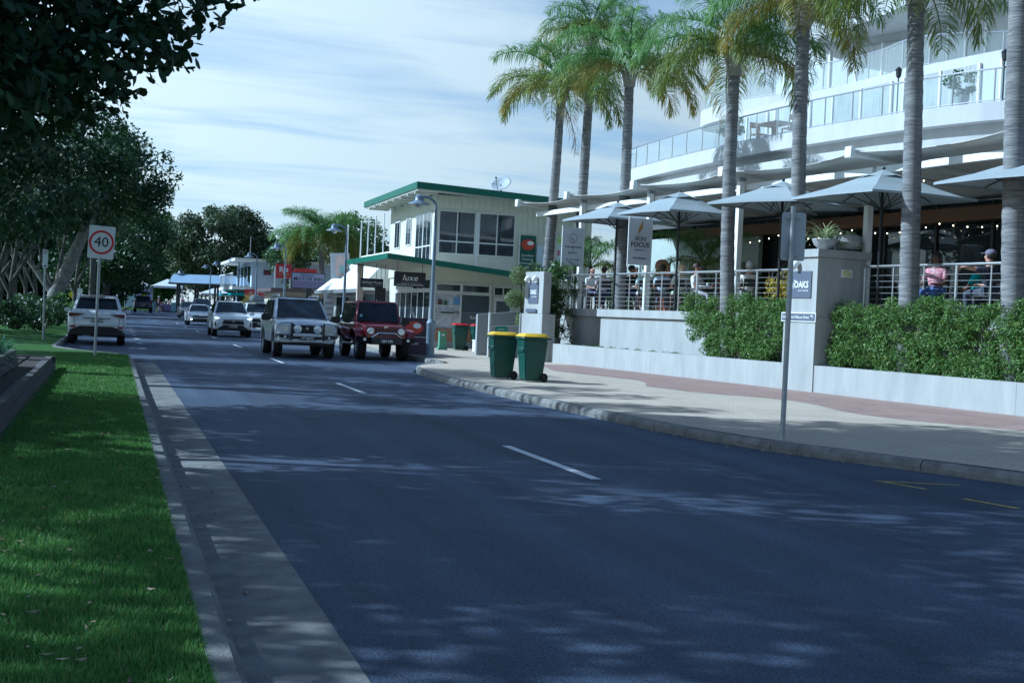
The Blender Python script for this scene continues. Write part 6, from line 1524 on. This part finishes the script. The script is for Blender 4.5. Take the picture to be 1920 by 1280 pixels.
def person(label, loc, rz, pose='sit', skinm='fair', top=(.7, .7, .7), pants=(.05, .06, .1), hair=(.04, .025, .02), shorts=False, hat=None, longhair=False, sleeves=False, floral=False, arms=None, group=None, height=1.0, headturn=0.0):
    r = thing('person', label, 'person', loc, rz, group)
    sit = pose == 'sit'; ph = .54 if sit else .93
    z = lambda h: ph + h
    J = {'pel': ((0, 0, z(0)), .14, .115), 'wai': ((0, .01, z(.18)), .13, .10), 'che': ((0, .02, z(.36)), .155, .115), 'nb': ((0, .0, z(.50)), .075, .07), 'nk': ((0, .015, z(.57)), .052, .055), 'hb': ((0, .035, z(.63)), .07, .082), 'hm': ((0, .03, z(.70)), .078, .098), 'ht': ((0, .015, z(.77)), .062, .075)}
    E = [('pel', 'wai'), ('wai', 'che'), ('che', 'nb'), ('nb', 'nk'), ('nk', 'hb'), ('hb', 'hm'), ('hm', 'ht')]
    for s, n in ((-1, 'l'), (1, 'r')):
        if sit:
            L_ = [('hip', (s * .10, .06, ph - .01), .085), ('kne', (s * .13, .46, ph - .02), .062), ('ank', (s * .13, .42 + .1 * (s > 0), .09), .042), ('toe', (s * .14, .58 + .1 * (s > 0), .035), .035)]
        elif pose == 'walk':
            L_ = [('hip', (s * .10, .0, .90), .09), ('kne', (s * .10, s * .16 + .06, .50), .06), ('ank', (s * .10, s * .28, .10), .042), ('toe', (s * .11, s * .28 + .16, .04), .035)]
        else:
            L_ = [('hip', (s * .10, .0, .90), .09), ('kne', (s * .11, .03, .50), .062), ('ank', (s * .11, .0, .09), .042), ('toe', (s * .12, .16, .035), .035)]
        prev = 'pel'
        for k, p, rr in L_:
            J[k + n] = (p, rr, rr); E.append((prev, k + n)); prev = k + n
        aa = (arms or {}).get(n)
        if not aa:
            aa = [(s * .24, .10, z(.17)), (s * .16, .32, z(.14)), (s * .13, .41, z(.15))] if sit else [(s * .25, -.02, z(.15)), (s * .26, .10, z(-.07)), (s * .26, .14, z(-.15))]
        A_ = [('sho', (s * .185, .0, z(.43)), .058), ('elb', aa[0], .042), ('wri', aa[1], .028), ('pal', aa[2], .034)]
        prev = 'che'
        for k, p, rr in A_:
            J[k + n] = (p, rr, rr * (.55 if k == 'pal' else 1)); E.append((prev, k + n)); prev = k + n
        d = (Vector(aa[2]) - Vector(aa[1])).normalized(); side = d.cross(Z3).normalized() if abs(d.z) < .9 else X3.copy()
        for q, (o, ln) in enumerate(((-.032, .07), (-.011, .085), (.011, .08), (.03, .06), (-.05, .04))):
            b = Vector(aa[2]) + side * o + d * (.02 if q < 4 else -.01); e = b + d * ln * .6 + (side * -.015 if q == 4 else Vector((0, 0, -.012))); f = e + d * ln * .5 + Vector((0, 0, -.025))
            J['f%d%s' % (q, n)] = (tuple(e), .0095, .0095); J['g%d%s' % (q, n)] = (tuple(f), .008, .008); E += [('pal' + n, 'f%d%s' % (q, n)), ('f%d%s' % (q, n), 'g%d%s' % (q, n))]
    link('body', skin('body', J, E, SK[skinm]), r)
    def sub(keys, ed, g, nm, m):
        V = {k: (J[k][0], J[k][1] * g, J[k][2] * g) for k in keys}; link(nm, skin(nm, V, ed, m), r)
    tk = ['pel', 'wai', 'che', 'nb', 'shol', 'shor']; te = [('pel', 'wai'), ('wai', 'che'), ('che', 'nb'), ('che', 'shol'), ('che', 'shor')]
    JJ = dict(J)
    for n in 'lr':
        a, b = Vector(J['sho' + n][0]), Vector(J['elb' + n][0])
        J['hem' + n] = (tuple(a.lerp(b, .75)), .055, .055); tk.append('hem' + n); te.append(('sho' + n, 'hem' + n))
        if sleeves:
            tk += ['elb' + n, 'wri' + n]; te += [('hem' + n, 'elb' + n), ('elb' + n, 'wri' + n)]
    J['nb'] = ((0, .0, z(.475)), .085, .075)
    tm_ = mat('cloth_%.2f_%.2f_%.2f%s' % (*top, '_f' if floral else ''), top, .85, col2=(.62, .55, .58) if floral else None, scale=26, var=.08)
    sub(tk, te, 1.16, 'shirt', tm_)
    pk = ['pel', 'hipl', 'hipr', 'knel', 'kner']; pe = [('pel', 'hipl'), ('pel', 'hipr'), ('hipl', 'knel'), ('hipr', 'kner')]
    if not shorts: pk += ['ankl', 'ankr']; pe += [('knel', 'ankl'), ('kner', 'ankr')]
    sub(pk, pe, 1.15, 'trousers', mat('cloth_%.2f_%.2f_%.2f' % pants, pants, .85, var=.08, scale=20))
    for n in 'lr': sub(['ank' + n, 'toe' + n], [('ank' + n, 'toe' + n)], 1.12, 'shoe', mat('shoe', (.30, .30, .32), .6))
    hz = z(.70)
    face = MB().ball((0, .135, hz - .01), .018, 8, 5, (.8, 1.2, 1.4)); face.obj('nose', SK[skinm], r, smooth=True)
    for s in (-1, 1):
        MB().ball((s * .033, .118, hz + .015), .012, 8, 5).obj('eye', INK, r); MB().ball((s * .082, .025, hz), .03, 8, 5, (.4, .7, 1.1)).obj('ear', SK[skinm], r)
    MB().box((0, .122, hz - .055), (.045, .012, .01)).obj('mouth', mat('lips', (.32, .10, .09), .5), r)
    if hair:
        hm_ = mat('hair_%.2f_%.2f' % hair[:2], hair, .6, var=.3, scale=30); hb = MB()
        hb.ball((0, -.005, hz + .035), .105, 14, 9, (.92, 1.08, .95))
        hb.v = [(x, y if not (y > .07 and zz_ < hz + .05) else .07, zz_) for x, y, zz_ in hb.v]
        if longhair: hb.ball((0, -.055, hz - .10), .115, 12, 8, (.95, .6, 1.25))
        hb.obj('hair', hm_, r, smooth=True)
    if hat:
        hm_ = mat('hat_%.2f' % hat[0], hat, .8); hh = r if True else None
        h_ = MB().ball((0, .0, hz + .065), .112, 14, 8, (.95, 1.05, .72)).obj('cap', hm_, r, smooth=True)
        MB().lathe([(.001, 0), (.085, 0), (.085, .012), (.001, .012)], (0, .13, hz + .06), 14).obj('brim', hm_, h_)
    r.scale = (height,) * 3
    return r
floor = 1.885
TS = [(-.35, 2.25, 'round table between the bald man and his companion'), (2.15, 2.25, 'table between the two men in dark caps'), (4.3, 2.5, 'table before the blond woman'), (5.75, 2.3, 'table beside the man in white'), (16.3, 2.3, 'table beside the woman in floral top')]
TABT = mat('table_top', (.32, .33, .32), .5)
for s, t, lab in TS:
    r = thing('cafe_table', 'small cafe ' + lab, 'table', W(s, t, floor), WROT, 'cafe tables on the terrace')
    MB().lathe([(.36, .70), (.37, .72), (.36, .74)], n=22).obj('table_top', TABT, r); MB().tube([(0, 0, .03), (0, 0, .70)], .03, 8).obj('pedestal', DARK, r); MB().lathe([(.24, 0), (.24, .02), (.04, .05)], n=14).obj('foot', DARK, r)
    cup = thing('coffee_cup', 'white coffee cup on the cafe ' + lab, 'cup', W(s + .1, t - .1, floor + .742), 0, 'cups on the cafe tables')
    MB().lathe([(.025, 0), (.038, .08), (.04, .085), (.034, .08)], n=12).obj('cup', WHITE, cup); MB().tube([(.036, 0, .02), (.06, 0, .04), (.037, 0, .065)], .006, 5).obj('handle', WHITE, cup)
def sitter(label, s, t, rz, **k):
    rot = WROT + rz
    chair('cafe_chair', 'dark cafe chair under the ' + label.split(' sitting')[0].split(' resting')[0], W(s, t, floor), rot, mat('cafe_chair_dark', (.035, .033, .032), .6), 'cafe chairs on the terrace')
    return person(label, W(s, t, floor), rot, 'sit', **k)
sitter('bald man in white shirt and dark shorts sitting at the railing', -.8, 2.0, R(-80), skinm='fair', top=(.80, .82, .84), pants=(.05, .05, .10), hair=None, shorts=True)
sitter('dark-haired person in pale pink shirt sitting opposite the bald man', .15, 1.95, R(75), top=(.74, .66, .68), pants=(.07, .10, .24))
sitter('man in black cap and dark top sitting at the rail', 1.75, 2.05, R(-70), skinm='tan', top=(.03, .03, .04), pants=(.06, .06, .16), hat=(.02, .03, .03), shorts=True)
sitter('person in dark cap and pale aqua shirt sitting behind the white post', 2.6, 2.05, R(70), top=(.55, .70, .72), pants=(.60, .58, .50), hat=(.015, .015, .02))
sitter('blond woman in green and white dress sitting sideways', 4.75, 2.0, R(75), top=(.48, .62, .38), pants=(.42, .52, .36), hair=(.52, .40, .24), longhair=True, shorts=True, floral=True)
sitter('dark-haired man in white T-shirt sitting at the railing', 5.4, 2.1, R(-60), skinm='tan', top=(.82, .82, .82), pants=(.40, .40, .42))
sitter('person in black clothes sitting in the shade of umbrella', 6.25, 2.4, R(80), skinm='tan', top=(.02, .02, .025), pants=(.03, .03, .04))
sitter('woman in red floral top and blue jeans sitting at the railing', 15.65, 1.52, R(205), skinm='brown', top=(.50, .03, .08), pants=(.10, .16, .36), hair=(.025, .015, .012), longhair=True, floral=True)
sitter('child in turquoise shirt sitting beside the floral woman', 16.25, 2.1, R(100), skinm='brown', top=(.02, .38, .34), pants=(.05, .05, .08), height=.9)
sitter('man in grey cap and navy T-shirt resting his arm on the rail', 17.05, 1.62, R(95), skinm='fair', top=(.035, .04, .065), pants=(.06, .07, .1), hat=(.16, .15, .20), arms={'l': [(-.36, .12, .98), (-.30, .42, 1.02), (-.28, .5, .99)]})
sitter('woman in white sun hat and cream blouse sitting between two men', 1.15, 2.5, R(-100), top=(.78, .74, .66), pants=(.30, .28, .26), hat=(.80, .79, .76), hair=(.20, .12, .07), longhair=True)
sitter('man in pale blue shirt sitting beyond the gold-leaf banner', 3.55, 2.1, R(60), skinm='tan', top=(.55, .64, .76), pants=(.12, .12, .16))
sitter('woman in pink top sitting before the tall palm trunk', 7.15, 2.0, R(-75), top=(.72, .36, .42), pants=(.20, .22, .30), hair=(.10, .06, .04), longhair=True)
sitter('grey-haired man in cream shirt sitting behind the hedge', 8.0, 2.1, R(75), top=(.76, .73, .64), pants=(.25, .25, .24), hair=(.45, .44, .42))
person('dark-haired person in pale top standing behind the maroon off-roader', (6.72, 44.3, 0), R(-60), 'stand', 'fair', (.50, .36, .36), (.05, .05, .09))
person('pedestrian in white hat and dark shorts walking across the road', (4.85, 150, gz(150)), R(-100), 'walk', 'tan', (.45, .30, .36), (.04, .05, .06), hat=(.68, .68, .66), shorts=True)
# ================================================================ market at the end of the street
ROOFB = mat('shelter_roof', (.30, .40, .52), .5, var=.06, scale=1)
sh = thing('market_shelter', 'open market shelter with long blue-grey roof on dark posts', 'shelter', (9.6, 152, .46))
sh_top = MB().hull8([(-3.7, -2.6, 3.15), (4.6, -2.6, 3.35), (4.6, .0, 4.3), (-3.2, .0, 4.15), (-3.7, -2.6, 3.22), (4.6, -2.6, 3.42), (4.6, .0, 4.38), (-3.2, .0, 4.23)]).obj('front_roof', ROOFB, sh)
MB().hull8([(-3.7, 2.6, 3.15), (-3.2, .02, 4.15), (4.6, .02, 4.3), (4.6, 2.6, 3.35), (-3.7, 2.6, 3.22), (-3.2, .02, 4.23), (4.6, .02, 4.38), (4.6, 2.6, 3.42)]).obj('rear_roof', ROOFB, sh)
MB().bx(-3.7, 4.6, -2.66, -2.605, 3.05, 3.24).obj('gutter', DARK, sh)
for x in (-2.6, -.6, 1.6, 3.8):
    for y in (-2.2, 2.2): MB().bx(x - .12, x + .12, y - .12, y + .12, 0, 3.2).obj('post', DARK, sh)
TENTW = mat('tent_white', (.72, .74, .75), .7); TENTB = mat('tent_shade', (.42, .42, .60), .8)
def tent(x, y, w_, zw, zt, lab, walls=True):
    r = thing('market_tent', lab, 'tent', (x, y, .46), 0, 'white market tents')
    MB().add([(-w_, -w_, zw), (w_, -w_, zw), (w_, w_, zw), (-w_, w_, zw), (0, 0, zt)], [(0, 1, 4), (1, 2, 4), (2, 3, 4), (3, 0, 4)]).obj('canopy', TENTW, r)
    for a in (-1, 1):
        for b in (-1, 1): MB().tube([(a * w_ * .98, b * w_ * .98, 0), (a * w_ * .98, b * w_ * .98, zw)], .035, 6).obj('leg', GALV, r)
    MB().bx(-w_, w_, -w_ - .01, -w_ + .01, zw - .25, zw - .003).obj('valance', TENTW, r)
    if walls:
        MB().bx(-.3, w_ * .96, -w_ + .03, -w_ + .05, .35, zw - .26).obj('front_wall', TENTB, r); MB().bx(-w_ * .97, -w_ * .94, -w_ + .05, w_, .35, zw - .05).obj('side_wall', TENTW, r)
        MB().bx(-w_ * .92, -.35, -w_ + .03, -w_ + .05, .35, zw - .6).obj('front_banner', mat('mint_print', (.45, .66, .62), .8, col2=(.72, .76, .76), scale=2), r)
tent(2.75, 153, 1.5, 2.75, 3.55, 'white walled market tent behind the navy hatchback')
tent(6.0, 158, 1.75, 2.9, 3.75, 'white open market tent at the left end of shelter', False)
tent(11.5, 158, 1.75, 2.3, 3.0, 'white open market tent behind the shelter posts', False)
PAL = [(.55, .1, .2), (.6, .6, .62), (.08, .1, .2), (.3, .32, .35), (.12, .3, .3), (.5, .4, .3)]
labs = ['in a crimson top', 'in a white top', 'in a navy top', 'in a grey top', 'in a teal top', 'in a tan top']
for i, (x, y) in enumerate([(7.6, 153.2), (8.2, 153.6), (9.6, 152.6), (10.6, 153.4), (11.5, 153.0), (12.4, 152.4)]):
    person('market visitor %s standing under the shelter roof' % labs[i], (x, y, .47), R(40 + 67 * i), 'stand', ['fair', 'tan'][i % 2], PAL[i], (.05, .05, .08), group='market visitors')
for i, (x, y, col, lab) in enumerate([(5.9, 156.6, (.25, .22, .4), 'market table with lilac cloth under the open tent'), (9.3, 154.4, (.5, .08, .18), 'market table with crimson cloth under the shelter'), (11.2, 155, (.12, .12, .2), 'market table with dark cloth under the shelter')]):
    r = thing('market_table', lab, 'table', (x, y, .47), 0)
    MB().bx(-.8, .8, -.35, .35, .0, .76).obj('cloth', mat('cloth_t%d' % i, col, .85), r, bevel=.02)
    for k in range(5): MB().box((-.6 + k * .3, 0, .86), (.18, .2, .18)).obj('goods', mat('goods%d' % (k % 3), PAL[(k + i) % 6], .8), r)
for i, (x, y, m_, lab) in enumerate([(5.35, 151.5, 'timber', 'short timber bollard by the crossing'), (6.55, 151.5, 'pale', 'pale blue street bin by the shelter corner'), (4.35, 152, 'pale', 'pale blue street bin beside the navy hatchback')]):
    if m_ == 'timber':
        r = thing('bollard', lab, 'bollard', (x, y, .46)); MB().tube([(0, 0, 0), (0, 0, .85), (0, 0, .92)], [.14, .14, .09], 10).obj('post', mat('bollard_timber', (.16, .12, .09), .9), r); MB().lathe([(.145, .7), (.145, .76)], n=10).obj('reflective_band', WHITE, r)
    else:
        r = thing('street_bin', lab, 'bin', (x, y, .46)); MB().bx(-.25, .25, -.25, .25, 0, .95).obj('body', mat('pale_blue_bin', (.30, .50, .56), .5), r, bevel=.03); MB().bx(-.28, .28, -.28, .28, .952, 1.05).obj('lid', mat('pale_blue_bin', (.30, .50, .56), .5), r, bevel=.03)
